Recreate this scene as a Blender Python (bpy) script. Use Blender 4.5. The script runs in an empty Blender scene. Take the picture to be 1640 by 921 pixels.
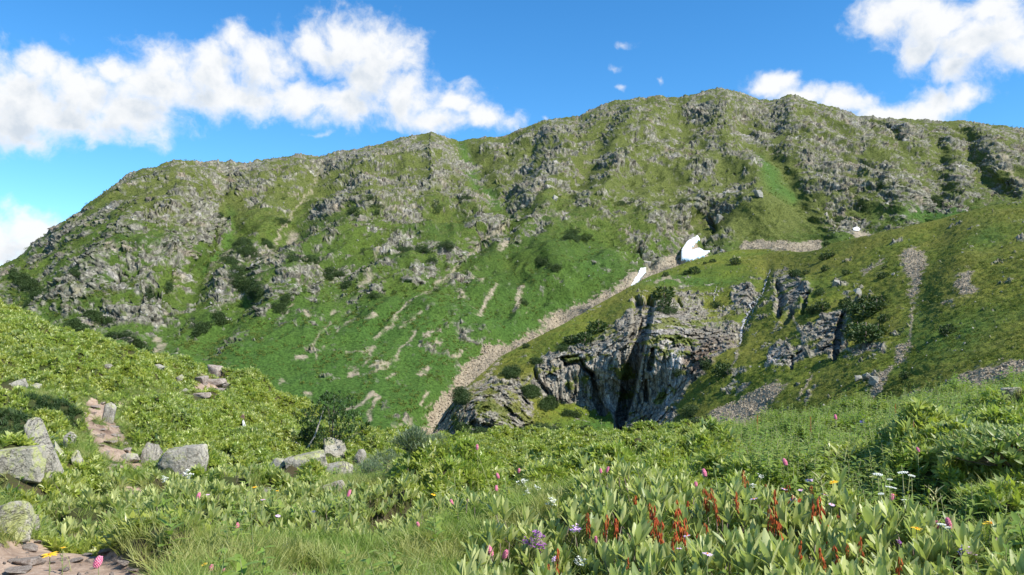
import bpy, math, random
import numpy as np
from mathutils import Vector, Matrix, Euler
random.seed(7); RNG = np.random.default_rng(7)
SC = bpy.context.scene
COL = SC.collection
# ---------------------------------------------------------------- camera
F, CX, CY, EYE = 1287.0, 820.0, 460.5, 1.6
PITCH = math.radians(2.96)
cam_d = bpy.data.cameras.new('camera'); cam = bpy.data.objects.new('camera', cam_d); COL.objects.link(cam)
cam_d.sensor_width = 36.0; cam_d.lens = 36.0 * F / 1640.0; cam_d.clip_start = 0.05; cam_d.clip_end = 20000
cam.location = (0, 0, EYE); cam.rotation_euler = (math.pi / 2 + PITCH, 0, 0); SC.camera = cam
# ---------------------------------------------------------------- light, exposure
SUN_AZ, SUN_EL = math.radians(118), math.radians(45)     # clockwise from the view direction
SC.view_settings.view_transform = 'Standard'; SC.view_settings.look = 'None'
SC.view_settings.exposure = 0.62; SC.view_settings.gamma = 1.0
sd = bpy.data.lights.new('sun', 'SUN'); sd.energy = 4.9; sd.angle = math.radians(0.53); sd.color = (1.0, 0.955, 0.88)
sun = bpy.data.objects.new('sun', sd); COL.objects.link(sun)
to_sun = Vector((math.sin(SUN_AZ) * math.cos(SUN_EL), math.cos(SUN_AZ) * math.cos(SUN_EL), math.sin(SUN_EL)))
sun.rotation_euler = to_sun.to_track_quat('Z', 'Y').to_euler(); sun.location = (50, -30, 80)
SC.cycles.max_bounces = 6; SC.cycles.diffuse_bounces = 3; SC.cycles.glossy_bounces = 2
SC.cycles.transmission_bounces = 3; SC.cycles.transparent_max_bounces = 4
SC.cycles.use_denoising = True
SC.cycles.denoiser = 'OPENIMAGEDENOISE'

def ray(px, py):
    a = (np.asarray(px, float) - CX) / F; b = (CY - np.asarray(py, float)) / F
    return a, math.cos(PITCH) - b * math.sin(PITCH), math.sin(PITCH) + b * math.cos(PITCH)
def azel(px, py):
    x, y, z = ray(px, py)
    return float(np.degrees(np.arctan2(x, y))), float(np.degrees(np.arctan2(z, np.hypot(x, y))))
def project(x, y, z):
    zz = z - EYE
    d = y * math.cos(PITCH) + zz * math.sin(PITCH); u = -y * math.sin(PITCH) + zz * math.cos(PITCH)
    d = np.maximum(d, 0.01)
    return CX + F * x / d, CY - F * u / d
def at(px, py, r):
    """point on the line of sight at horizontal distance r"""
    x, y, z = ray(px, py); h = np.hypot(x, y)
    return x / h * r, y / h * r, EYE + z / h * r

# ---------------------------------------------------------------- node helper
class NT:
    def __init__(s, tree): s.t = tree; s.n = tree.nodes; s.l = tree.links
    def new(s, typ, ins=None, **kw):
        nd = s.n.new(typ)
        for k, v in kw.items(): setattr(nd, k, v)
        for k, v in (ins or {}).items(): s.set(nd.inputs[k], v)
        return nd
    def set(s, sock, v):
        if isinstance(v, bpy.types.NodeSocket): s.l.new(v, sock)
        elif isinstance(v, bpy.types.Node): s.l.new(v.outputs[0], sock)
        else: sock.default_value = v
    def math(s, op, a, b=None, c=None, clamp=False):
        nd = s.n.new('ShaderNodeMath'); nd.operation = op; nd.use_clamp = clamp
        for i, v in enumerate((a, b, c)):
            if v is not None: s.set(nd.inputs[i], v)
        return nd.outputs[0]
    def vmath(s, op, a, b=None, out=0):
        nd = s.n.new('ShaderNodeVectorMath'); nd.operation = op
        s.set(nd.inputs[0], a)
        if b is not None: s.set(nd.inputs[1], b)
        return nd.outputs[out]
    def mix(s, f, a, b, bt='MIX'):
        nd = s.n.new('ShaderNodeMix'); nd.data_type = 'RGBA'; nd.blend_type = bt
        s.set(nd.inputs[0], f); s.set(nd.inputs[6], a); s.set(nd.inputs[7], b)
        return nd.outputs[2]
    def ramp(s, f, lo, hi, a=0.0, b=1.0, smooth=True):
        nd = s.n.new('ShaderNodeMapRange'); nd.interpolation_type = 'SMOOTHSTEP' if smooth else 'LINEAR'
        s.set(nd.inputs[0], f); nd.inputs[1].default_value = lo; nd.inputs[2].default_value = hi
        nd.inputs[3].default_value = a; nd.inputs[4].default_value = b
        return nd.outputs[0]
    def noise(s, vec, scale, detail=4, rough=0.55, dist=0.0, out=0):
        nd = s.n.new('ShaderNodeTexNoise'); s.set(nd.inputs['Vector'], vec)
        nd.inputs['Scale'].default_value = scale; nd.inputs['Detail'].default_value = detail
        nd.inputs['Roughness'].default_value = rough; nd.inputs['Distortion'].default_value = dist
        return nd.outputs[out]
    def attr(s, name):
        nd = s.n.new('ShaderNodeAttribute'); nd.attribute_name = name
        return nd.outputs['Fac']
def C(r, g, b): return (r, g, b, 1.0)

# ---------------------------------------------------------------- world: sky and clouds at their bearings
W = bpy.data.worlds.new('World'); SC.world = W; W.use_nodes = True
w = NT(W.node_tree); w.n.clear()
out = w.new('ShaderNodeOutputWorld'); bg = w.new('ShaderNodeBackground'); bg.inputs[1].default_value = 0.10
sky = w.new('ShaderNodeTexSky'); sky.sky_type = 'NISHITA'; sky.sun_disc = False
sky.sun_elevation = SUN_EL; sky.sun_rotation = SUN_AZ; sky.altitude = 1900; sky.air_density = 1.0; sky.dust_density = 0.15; sky.ozone_density = 2.2
tc = w.new('ShaderNodeTexCoord'); sep = w.new('ShaderNodeSeparateXYZ', {0: tc.outputs['Generated']})
az = w.math('MULTIPLY', w.math('ARCTAN2', sep.outputs[0], sep.outputs[1]), 57.2958)
hor = w.math('SQRT', w.math('ADD', w.math('MULTIPLY', sep.outputs[0], sep.outputs[0]), w.math('MULTIPLY', sep.outputs[1], sep.outputs[1])))
el = w.math('MULTIPLY', w.math('ARCTAN2', sep.outputs[2], hor), 57.2958)
P0 = w.new('ShaderNodeCombineXYZ', {0: az, 1: el}).outputs[0]
CLOUDS = [  # px, py, rx, ry : puffs of the clouds seen over the ridge
 (560,70,105,62),(600,110,90,75),(500,60,50,38),(640,85,52,50),(655,150,70,50),(560,165,100,42),(480,150,90,40),
 (375,75,38,32),(420,105,70,48),(330,115,80,45),(270,100,62,42),(240,140,90,45),(380,150,110,40),(735,165,50,42),(700,190,70,30),(780,196,60,27),
 (60,90,45,28),(30,150,110,70),(130,140,95,62),(210,180,90,50),(110,190,110,42),(20,200,90,38),(270,205,60,22),(185,115,50,32),(-90,130,110,90),
 (40,372,72,42),(-40,390,70,60),(5,350,40,22),(10,385,95,58),
 (1440,15,72,45),(1500,40,85,50),(1560,70,75,48),(1480,75,60,30),(1530,110,50,28),(1610,60,50,35),(1590,20,60,40),(1640,75,50,30),(1395,20,38,22),
 (1240,140,50,26),(1290,160,60,26),(1350,166,60,26),(1420,180,70,26),(1500,160,62,30),(1535,150,44,26),(1460,172,60,26),
 (985,157,20,10),(870,186,18,10),(1010,62,60,22),(985,98,36,18),(1000,128,30,14),(1056,125,24,18),(510,210,70,16)]
g = bpy.data.node_groups.new('cloud_field', 'ShaderNodeTree')
g.interface.new_socket('P', in_out='INPUT', socket_type='NodeSocketVector')
g.interface.new_socket('F', in_out='OUTPUT', socket_type='NodeSocketFloat')
gn = NT(g); gi = gn.new('NodeGroupInput'); go = gn.new('NodeGroupOutput')
big = gn.noise(gi.outputs[0], 0.16, 2, 0.5, out=1)
wrp = gn.vmath('SCALE', gn.vmath('SUBTRACT', big, (0.5, 0.5, 0.5))); wrp.node.inputs[3].default_value = 2.6
sml = gn.noise(gi.outputs[0], 0.7, 3, 0.55, out=1)
wrs = gn.vmath('SCALE', gn.vmath('SUBTRACT', sml, (0.5, 0.5, 0.5))); wrs.node.inputs[3].default_value = 0.9
Pw = gn.vmath('ADD', gn.vmath('ADD', gi.outputs[0], wrp), wrs)
acc = None
for (cx, cy, rx, ry) in CLOUDS:
    a, e = azel(cx, cy)
    s_ = (1.0 / (rx / F * 57.3), 1.0 / (ry / F * 57.3), 0.0)
    q = gn.vmath('MULTIPLY_ADD', Pw, s_); q.node.inputs[2].default_value = (-a * s_[0], -e * s_[1], 0)
    L = gn.vmath('LENGTH', q, out=1)
    soft = min(1.0, min(rx, ry) / 30.0)
    v = gn.math('MULTIPLY_ADD', L, -0.66, 0.68 if soft > 0.75 else 0.22)
    if acc is None: acc = v
    else:
        acc = gn.math('SMOOTH_MAX', acc, v, 0.12)
# clouds of the same make over the rest of the sky, away from the part in view
fr = gn.noise(gi.outputs[0], 0.045, 3, 0.5)
sepg = gn.new('ShaderNodeSeparateXYZ', {0: gi.outputs[0]})
away = gn.ramp(gn.math('ABSOLUTE', sepg.outputs[0]), 42, 60)
high = gn.ramp(sepg.outputs[1], 24, 36)
rest = gn.math('MULTIPLY_ADD', gn.math('SUBTRACT', fr, 0.56), 4.0, gn.math('MULTIPLY_ADD', gn.math('MAXIMUM', away, high), 1.5, -1.5))
acc = gn.math('MAXIMUM', acc, rest)
n1 = gn.noise(Pw, 0.55, 7, 0.57); n2 = gn.noise(gi.outputs[0], 1.3, 7, 0.6)
acc = gn.math('ADD', acc, gn.math('MULTIPLY_ADD', n1, 1.1, -0.56)); acc = gn.math('ADD', acc, gn.math('MULTIPLY_ADD', n2, 0.24, -0.12))
gn.l.new(acc, go.inputs[0])
def field(P):
    nd = w.n.new('ShaderNodeGroup'); nd.node_tree = g; w.set(nd.inputs[0], P); return nd.outputs[0]
F0 = field(P0); F1 = field(w.vmath('ADD', P0, (0.5, 1.6, 0)))
dens = w.ramp(F0, -0.04, 0.52)
dens = w.math('MULTIPLY', dens, w.ramp(el, 0.5, 4.0))
shade = w.ramp(F1, 0.15, 0.75)
thick = w.ramp(F0, 0.1, 0.6)
fluff = w.noise(P0, 0.9, 5, 0.55)
shade = w.math('MULTIPLY', w.math('MULTIPLY', shade, thick), w.ramp(fluff, 0.32, 0.66, 0.5, 1.0))
ccol = w.mix(shade, C(6.4, 6.5, 6.6), C(4.3, 4.8, 5.4))
hs = w.new('ShaderNodeHueSaturation', {'Saturation': 1.30, 'Value': 1.5, 'Color': sky.outputs[0]})
skyc = w.mix(1.0, hs.outputs[0], C(0.84, 1.0, 1.0), 'MULTIPLY')
w.l.new(w.mix(dens, skyc, ccol), bg.inputs[0]); w.l.new(bg.outputs[0], out.inputs[0])

# ---------------------------------------------------------------- numpy noise and masks
_perm = np.random.default_rng(3).permutation(256).astype(np.int32); _perm = np.concatenate([_perm, _perm, _perm])
_th = np.random.default_rng(4).normal(size=(256, 3)).astype(np.float32); _th /= np.linalg.norm(_th, axis=1)[:, None]
def perlin(x, y, z):
    x = np.asarray(x, np.float32); y = np.asarray(y, np.float32); z = np.asarray(z, np.float32)
    xi = np.floor(x).astype(np.int32); yi = np.floor(y).astype(np.int32); zi = np.floor(z).astype(np.int32)
    xf, yf, zf = x - xi, y - yi, z - zi
    xi &= 255; yi &= 255; zi &= 255
    u = xf * xf * xf * (xf * (xf * 6 - 15) + 10); v = yf * yf * yf * (yf * (yf * 6 - 15) + 10); t = zf * zf * zf * (zf * (zf * 6 - 15) + 10)
    def cr(dx, dy, dz):
        h = _perm[_perm[_perm[xi + dx] + yi + dy] + zi + dz]; gr = _th[h]
        return gr[..., 0] * (xf - dx) + gr[..., 1] * (yf - dy) + gr[..., 2] * (zf - dz)
    def L(a, b, k): return a + (b - a) * k
    a = L(L(cr(0, 0, 0), cr(1, 0, 0), u), L(cr(0, 1, 0), cr(1, 1, 0), u), v)
    b = L(L(cr(0, 0, 1), cr(1, 0, 1), u), L(cr(0, 1, 1), cr(1, 1, 1), u), v)
    return L(a, b, t) * 1.6
def fbm(x, y, z, s, o=4, rough=0.5, ridge=False):
    r = 0; a = 1.0; k = 1.0 / s; n = 0
    for i in range(o):
        p = perlin(x * k + 17.3 * i, y * k + 5.1 * i, z * k + 9.7 * i)
        if ridge: p = 1 - 2 * np.abs(p)
        r = r + a * p; n += a; a *= rough; k *= 2.03
    return r / n
_cp = np.random.default_rng(8).random((256, 3)).astype(np.float32); _cg = np.random.default_rng(9).normal(size=(256, 3)).astype(np.float32)
def facets(x, y, z, s, tilt=0.5):
    """angular blocks: nearest cell's tilted plane plus its offset; second value is the joint distance"""
    x = np.asarray(x, np.float32) / s; y = np.asarray(y, np.float32) / s; z = np.asarray(z, np.float32) / s
    xi, yi, zi = (np.floor(q).astype(np.int32) for q in (x, y, z)); f1 = np.full(x.shape, 9, np.float32); f2 = f1.copy(); hv = np.zeros_like(f1)
    for dx in (-1, 0, 1):
        for dy in (-1, 0, 1):
            for dz in (-1, 0, 1):
                a, b, c = xi + dx, yi + dy, zi + dz; h = _perm[_perm[_perm[a & 255] + (b & 255)] + (c & 255)]; p = _cp[h]
                ex, ey, ez = x - a - p[..., 0], y - b - p[..., 1], z - c - p[..., 2]; d = ex * ex + ey * ey + ez * ez
                gq = _cg[h]; v = (gq[..., 0] * ex + gq[..., 1] * ey + gq[..., 2] * ez) * tilt + p[..., 0] - .5
                m = d < f1; f2 = np.where(m, f1, np.minimum(f2, d)); hv = np.where(m, v, hv); f1 = np.minimum(f1, d)
    return hv, np.sqrt(f2) - np.sqrt(f1)
def facets_on(mask, x, y, z, s, tilt=0.5):
    o = np.zeros(x.shape, np.float32); e = np.ones(x.shape, np.float32); k = mask > 0.02; a, b = facets(x[k], y[k], z[k], s, tilt); o[k] = a; e[k] = b; return o, e
def sstep(x, a, b):
    t = np.clip((x - a) / (b - a), 0, 1); return t * t * (3 - 2 * t)
def segdist(px, py, pts, widths=None):
    """distance to a polyline minus its half width"""
    best = np.full(np.shape(px), 1e9, np.float32)
    for i in range(len(pts) - 1):
        ax, ay = pts[i]; bx, by = pts[i + 1]; dx, dy = bx - ax, by - ay
        t = np.clip(((px - ax) * dx + (py - ay) * dy) / (dx * dx + dy * dy + 1e-9), 0, 1)
        d = np.hypot(px - ax - t * dx, py - ay - t * dy)
        if widths is not None: d = d - (widths[i] + (widths[i + 1] - widths[i]) * t)
        best = np.minimum(best, d)
    return best
def polydist(px, py, pts):
    """signed distance to a polygon, negative inside"""
    P = list(pts) + [pts[0]]; d = segdist(px, py, P); ins = np.zeros(np.shape(px), bool)
    for i in range(len(pts)):
        x1, y1 = P[i]; x2, y2 = P[i + 1]
        if y1 == y2: continue
        c = ((y1 > py) != (y2 > py)) & (px < (x2 - x1) * (py - y1) / (y2 - y1) + x1); ins ^= c
    return np.where(ins, -d, d)
def blob(px, py, cx, cy, rx, ry, ang=0):
    c, s = math.cos(math.radians(ang)), math.sin(math.radians(ang)); dx, dy = px - cx, -(py - cy)
    u, v = (dx * c + dy * s) / rx, (-dx * s + dy * c) / ry
    return np.exp(-(u * u + v * v) * 1.2)
class TPS:
    def __init__(s, P, v, reg=1e-3):
        s.P = np.array(P, float); n = len(P); s.sc = np.abs(s.P).max(); q = s.P / s.sc
        K = s.k(q, q) + reg * np.eye(n); A = np.zeros((n + 3, n + 3)); A[:n, :n] = K; A[:n, n] = 1; A[:n, n + 1:] = q; A[n:, :n] = A[:n, n:].T
        s.w = np.linalg.solve(A, np.concatenate([np.array(v, float), [0, 0, 0]]))
    def k(s, a, b):
        d2 = (a[:, None, 0] - b[None, :, 0]) ** 2 + (a[:, None, 1] - b[None, :, 1]) ** 2
        return 0.5 * d2 * np.log(d2 + 1e-12)
    def __call__(s, x, y):
        sh = np.shape(x); q = np.stack([np.ravel(x), np.ravel(y)], 1) / s.sc; o = np.empty(len(q)); n = len(s.P)
        for i in range(0, len(q), 40000):
            c = q[i:i + 40000]; o[i:i + 40000] = s.k(c, s.P / s.sc) @ s.w[:n] + s.w[n] + c @ s.w[n + 1:]
        return o.reshape(sh)

# ---------------------------------------------------------------- object helpers
def tag(o, label=None, cat=None, group=None, kind=None):
    if label: o['label'] = label
    if cat: o['category'] = cat
    if group: o['group'] = group
    if kind: o['kind'] = kind
    return o
def empty(name, loc, label, cat, group=None, rz=0.0):
    o = bpy.data.objects.new(name, None); COL.objects.link(o); o.location = loc; o.rotation_euler = (0, 0, rz); o.empty_display_size = 0.1
    return tag(o, label, cat, group)
def mesh_np(name, V, Fc, mat, smooth=True, attrs=None):
    """Fc: (n,3) or (n,4) array, or list of lists"""
    me = bpy.data.meshes.new(name); V = np.asarray(V, np.float32)
    if isinstance(Fc, np.ndarray):
        n, k = Fc.shape
        me.vertices.add(len(V)); me.vertices.foreach_set('co', V.ravel())
        me.loops.add(n * k); me.polygons.add(n)
        me.loops.foreach_set('vertex_index', Fc.astype(np.int32).ravel())
        me.polygons.foreach_set('loop_start', np.arange(0, n * k, k, dtype=np.int32))
        me.polygons.foreach_set('loop_total', np.full(n, k, dtype=np.int32))
    else:
        me.from_pydata([tuple(v) for v in V], [], Fc)
    if attrs:
        for an, av in attrs.items():
            a = me.attributes.new(an, 'FLOAT', 'POINT'); a.data.foreach_set('value', np.ascontiguousarray(av, np.float32))
    me.update(calc_edges=True)
    if smooth: me.polygons.foreach_set('use_smooth', np.ones(len(me.polygons), bool))
    if mat is not None:
        for m in (mat if isinstance(mat, (list, tuple)) else [mat]): me.materials.append(m)
    return me
def obj(name, me, parent=None, loc=None, rot=None, scale=None, col=None):
    o = bpy.data.objects.new(name, me); (col or COL).objects.link(o)
    if parent is not None: o.parent = parent
    if loc is not None: o.location = loc
    if rot is not None: o.rotation_euler = rot
    if scale is not None: o.scale = (scale,) * 3 if np.isscalar(scale) else scale
    return o
def grid_faces(nr, nc):
    i = np.arange(nr * nc).reshape(nr, nc)
    return np.stack([i[:-1, :-1].ravel(), i[:-1, 1:].ravel(), i[1:, 1:].ravel(), i[1:, :-1].ravel()], 1)
def sub_mesh(name, V, Fc, sel, mat, attrs):
    f = Fc[sel]; u, inv = np.unique(f.ravel(), return_inverse=True)
    return mesh_np(name, V[u], inv.reshape(f.shape), mat, True, {k: v[u] for k, v in attrs.items()})
def grid_normals(X, Y, Z):
    P = np.stack([X, Y, Z], -1); du = np.gradient(P, axis=1); dv = np.gradient(P, axis=0)
    n = np.cross(du, dv); n /= np.linalg.norm(n, axis=-1, keepdims=True) + 1e-9
    n *= np.sign(-(n * np.stack([X, Y, Z - EYE], -1)).sum(-1, keepdims=True) + 1e-9)
    return n

# ---------------------------------------------------------------- terrain material
def mat_terrain(name, grass_a, grass_b, olive, rock_a, rock_b, ns, bump=1.0):
    m = bpy.data.materials.new(name); m.use_nodes = True; t = NT(m.node_tree); t.n.clear()
    o = t.new('ShaderNodeOutputMaterial'); bs = t.new('ShaderNodeBsdfPrincipled'); bs.inputs['Roughness'].default_value = 0.92; bs.inputs['Specular IOR Level'].default_value = 0.15
    P = t.new('ShaderNodeTexCoord').outputs['Object']
    a = t.noise(P, 0.02 * ns, 5, 0.6); b = t.noise(P, 0.13 * ns, 5, 0.65); c = t.noise(P, 0.7 * ns, 4, 0.7)
    gr = t.mix(t.ramp(a, 0.36, 0.62), grass_a, grass_b)
    gr = t.mix(t.ramp(t.math('ADD', t.attr('olive'), t.math('MULTIPLY_ADD', b, 1.1, -0.55)), 0.25, 0.8), gr, olive)
    gr = t.mix(t.attr('lush'), gr, C(0.048, 0.116, 0.020))
    gr = t.mix(1.0, gr, t.new('ShaderNodeCombineColor', {0: t.ramp(c, 0.3, 0.7, 0.5, 1.5), 1: t.ramp(c, 0.3, 0.7, 0.55, 1.45), 2: t.ramp(c, 0.3, 0.7, 0.5, 1.5)}).outputs[0], 'MULTIPLY')
    rk = t.mix(t.ramp(b, 0.35, 0.65), rock_a, rock_b)
    rk = t.mix(t.ramp(t.noise(P, 0.05 * ns, 4, 0.6), 0.52, 0.72), rk, C(0.25, 0.205, 0.145))
    rk = t.mix(t.attr('rust'), rk, C(0.145, 0.095, 0.060))
    rk = t.mix(t.attr('pale'), rk, C(0.50, 0.47, 0.43))
    rk = t.mix(t.math('MULTIPLY', t.ramp(c, 0.5, 0.68), 0.55), rk, C(0.10, 0.095, 0.085))
    rk = t.mix(t.math('MULTIPLY', t.attr('crack'), 0.6), rk, C(0.055, 0.05, 0.045))
    mp = t.new('ShaderNodeMapping', {0: P}); mp.inputs['Scale'].default_value = (1.0, 1.0, 0.22); st = t.noise(mp.outputs[0], 0.45 * ns, 5, 0.7)
    rk = t.mix(1.0, rk, t.new('ShaderNodeCombineColor', {k: t.ramp(st, 0.34, 0.66, 0.42, 1.55) for k in (0, 1, 2)}).outputs[0], 'MULTIPLY')
    tn = t.mix(t.ramp(c, 0.3, 0.7), C(0.21, 0.175, 0.12), C(0.38, 0.32, 0.23))
    col = t.mix(t.attr('rock'), gr, rk)
    col = t.mix(t.attr('scree'), col, tn)
    bp = t.new('ShaderNodeBump', {'Strength': 0.75, 'Distance': bump, 'Height': t.noise(P, 0.55 * ns, 6, 0.7)})
    t.l.new(col, bs.inputs['Base Color']); t.l.new(bp.outputs[0], bs.inputs['Normal']); t.l.new(bs.outputs[0], o.inputs[0])
    return m
M_FAR = mat_terrain('far_slope', C(0.068, 0.102, 0.016), C(0.046, 0.080, 0.014), C(0.090, 0.106, 0.025), C(0.25, 0.235, 0.18), C(0.165, 0.158, 0.12), 1.0, 1.3)
M_MID = mat_terrain('near_slope', C(0.110, 0.140, 0.015), C(0.076, 0.112, 0.014), C(0.135, 0.138, 0.022), C(0.31, 0.285, 0.225), C(0.185, 0.168, 0.13), 3.0, 0.5)
def mat_simple(name, col, rough=0.8, var=None, scale=5.0, bump=0.0, spec=0.3):
    m = bpy.data.materials.new(name); m.use_nodes = True; t = NT(m.node_tree); t.n.clear()
    o = t.new('ShaderNodeOutputMaterial'); bs = t.new('ShaderNodeBsdfPrincipled'); bs.inputs['Roughness'].default_value = rough; bs.inputs['Specular IOR Level'].default_value = spec
    P = t.new('ShaderNodeTexCoord').outputs['Object']; n = t.noise(P, scale, 4, 0.6)
    if var: t.l.new(t.mix(t.ramp(n, 0.35, 0.65), col, var), bs.inputs['Base Color'])
    else: bs.inputs['Base Color'].default_value = col
    if bump: t.l.new(t.new('ShaderNodeBump', {'Strength': 0.6, 'Distance': bump, 'Height': n}).outputs[0], bs.inputs['Normal'])
    t.l.new(bs.outputs[0], o.inputs[0]); return m
M_SNOW = mat_simple('snow', C(0.84, 0.85, 0.86), 0.7, C(0.60, 0.59, 0.55), 0.30, 0.5)
M_WATER = mat_simple('falling_water', C(0.50, 0.50, 0.48), 0.4, C(0.16, 0.155, 0.14), 1.6, 0.1)

# ================================================================ far mountain
RIDGE = [(-220,520),(-100,470),(0,425),(40,405),(80,378),(110,352),(145,325),(185,295),(225,270),(250,265),(285,252),(320,260),(365,263),(400,262),(440,254),(480,252),(510,250),(560,243),(600,232),(650,216),(690,209),(715,220),(735,228),(775,221),(815,219),(845,203),(880,190),(925,188),(950,175),(985,160),(1040,153),(1085,157),(1140,143),(1165,143),(1200,153),(1235,158),(1265,152),(1300,160),(1345,175),(1375,186),(1430,190),(1450,189),(1510,195),(1540,193),(1570,200),(1640,207),(1700,215),(1860,235)]
NC, NR = 1500, 400
cols = np.linspace(-200, 1840, NC)
rid = np.interp(cols, *zip(*RIDGE))
base_py = np.interp(cols, [-200, 0, 300, 600, 1000, 1300, 1840], [720, 640, 700, 770, 720, 560, 520])
tt = np.linspace(0, 1, NR)[:, None] ** 1.0
PX = np.repeat(cols[None, :], NR, 0); PY = rid[None, :] + (base_py - rid)[None, :] * tt
Dr = np.interp(cols, [-200, 0, 285, 700, 1150, 1840], [640, 760, 900, 1010, 1120, 1230])
Db = np.interp(cols, [-200, 0, 300, 600, 800, 1000, 1300, 1840], [430, 430, 400, 350, 380, 430, 560, 640])
rx, ry, rz = ray(PX, PY); hh = np.hypot(rx, ry); tanp = rz / hh
ztop = Dr * tanp[0]; zbot = Db * tanp[-1]; mslope = (ztop - zbot) / (Dr - Db); c0 = ztop - mslope * Dr
Dd = (-c0 / np.minimum(mslope - tanp, -0.0) if False else c0[None, :] / (tanp - mslope[None, :]))
# ribs and gullies (pushed towards or away from the viewer)
def lines_push(px, py, L):
    s = 0
    for pts, wd, am in L:
        s = s + am * np.exp(-(segdist(px, py, pts) / wd) ** 2)
    return s
RIBS = [([(285,252),(300,300),(235,350),(150,430),(60,470)], 55, 26), ([(690,209),(745,300),(790,330),(700,430),(620,470)], 40, 24),
        ([(560,243),(600,330),(520,400),(430,470)], 42, 20), ([(925,188),(900,260),(860,320),(800,350)], 38, 24),
        ([(1150,143),(1180,200),(1225,270),(1215,320)], 34, 30), ([(1265,152),(1330,250),(1400,300)], 40, 18), ([(1040,153),(1010,230),(940,330),(880,400)], 36, 20),
        ([(1430,190),(1450,250),(1500,310)], 34, 18), ([(1345,175),(1420,270),(1450,330)], 26, 18), ([(1570,200),(1610,260),(1660,310)], 30, 22), ([(430,480),(330,500),(270,470)], 60, 14)]
GULL = [([(365,270),(345,330),(375,370),(350,420),(280,500),(220,560)], 26, 26), ([(520,270),(480,350),(400,450),(330,560)], 24, 20),
        ([(830,340),(760,400),(690,450),(600,540)], 20, 18), ([(740,225),(765,290),(800,330)], 22, 26), ([(1190,200),(1240,270),(1270,330),(1310,390)], 22, 26),
        ([(1130,360),(1090,400),(1000,455),(870,520),(770,580),(700,680)], 30, 26), ([(1400,200),(1480,270),(1500,330)], 16, 16), ([(1540,200),(1560,270),(1600,310)], 18, 20),
        ([(1500,240),(1510,300),(1480,350)], 16, 18), ([(870,200),(830,300),(760,370)], 16, 10), ([(990,170),(960,250),(900,330)], 14, 10)]
wob = 18 * fbm(PX, PY, 0 * PX, 90, 3); wob2 = 18 * fbm(PX, PY, 0 * PX + 50, 90, 3)
push = lines_push(PX + wob, PY + wob2, RIBS) - lines_push(PX + wob * .6, PY + wob2 * .6, GULL)
edge = sstep(tt, 0.0, 0.05)
Dd = Dd - push * edge * 1.45 * (1 - 0.6 * sstep(PY + 0.1 * (PX - 500), 400, 500))
X = rx / hh * Dd; Y = ry / hh * Dd; Z = EYE + tanp * Dd
# fall-line aligned coordinates: '/' on the left and middle, '\' on the right
wR = sstep(PX + 0.35 * (PY - 250), 1160, 1330)
def aniso(s, o, deg, st=2.4, seed=0.0, ridge=False, rough=0.55):
    a = math.radians(deg); u = X * math.cos(a) + Z * math.sin(a) * 1.1; v = -X * math.sin(a) + Z * math.cos(a) * 1.1
    return fbm(u / st, v + 0 * Y, Y * 0.6 + seed, s, o, rough, ridge)
nA = aniso(26, 6, 50, 2.0, 0, False, 0.62); nB = aniso(26, 6, -52, 2.0, 40, False, 0.62)
n = nA * (1 - wR) + nB * wR
niso = fbm(X, Y, Z, 44, 4, 0.58)
nmed = fbm(X + 300, Y, Z, 13, 5, 0.66)
nn = 0.75 * n / n.std() + 0.55 * niso / niso.std() + 0.8 * nmed / nmed.std(); nn = nn / nn.std()
rgA = aniso(75, 4, 50, 3.0, 11, True); rgB = aniso(75, 4, -52, 3.0, 60, True); rg = rgA * (1 - wR) + rgB * wR; rg = (rg - rg.mean()) / rg.std()
dens = 0.47 + 0.035 * rg - 0.50 * sstep(PY + 0.10 * (PX - 500), 440, 560)
B = lambda *a: blob(PX + wob, PY + wob2, *a)
for (cx, cy, ax, ay, an, s) in [
  (230,400,150,70,30,.34),(300,345,70,22,5,.32),(150,470,80,40,10,.08),(250,480,60,35,20,.25),(290,285,80,25,10,.22),(388,290,28,30,60,.75),(350,300,25,30,-60,.4),
  (460,268,70,20,-8,.6),(540,258,60,12,5,.3),(600,300,90,40,10,.15),(690,240,60,28,-35,.36),(720,285,40,35,-50,.3),(620,350,80,60,30,.12),(500,430,70,50,30,.22),(330,500,70,30,30,.25),
  (650,440,70,30,40,.25),(700,410,90,16,42,.25),(870,260,90,26,52,.50),(830,330,60,25,45,.28),(950,330,110,40,40,.10),(890,445,55,30,20,.62),(1020,250,40,50,70,.18),(1045,400,36,22,-30,.45),
  (1100,355,50,18,10,.45),(1150,345,18,18,0,.35),(1130,175,50,22,-10,.42),(1200,180,90,22,-20,.42),(1150,220,60,40,-30,.1),(1220,240,30,40,-60,.2),(1260,200,60,40,-40,.25),(1300,270,45,30,-30,.6),(1345,325,34,34,-60,.55),(1370,357,20,12,0,.5),
  (1430,290,90,40,-45,.42),(1480,215,110,22,-6,.25),(1530,320,50,20,-10,.55),(1600,260,60,40,-50,.30),(1470,330,60,20,-20,.35),(1330,225,70,40,-40,.12),(960,175,50,10,20,.2),(1110,315,50,20,10,.2),(850,230,22,40,50,.3),
  (260,300,50,22,20,-.55),(200,330,60,20,-20,-.3),(365,330,26,60,60,-.5),(340,420,22,90,-30,-.55),(430,330,36,60,-30,-.35),(80,450,50,30,0,-.25),(560,420,30,60,-40,-.2),(770,260,20,60,25,-.45),(880,400,100,60,50,-.5),(720,360,40,30,0,-.35),
  (800,440,80,40,45,-.5),(1000,380,60,40,45,-.12),(1050,200,60,30,0,-.25),(1260,340,40,70,20,-.65),(1220,365,70,40,0,-.5),(1500,345,60,20,10,-.8),(1240,270,16,60,25,-.5),(1330,390,60,20,0,-.6),(480,330,24,70,-35,-.3),(1000,340,90,18,45,-.2),(940,445,70,50,40,-.5)]:
    dens = dens + s * B(cx, cy, ax, ay, an)
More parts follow.
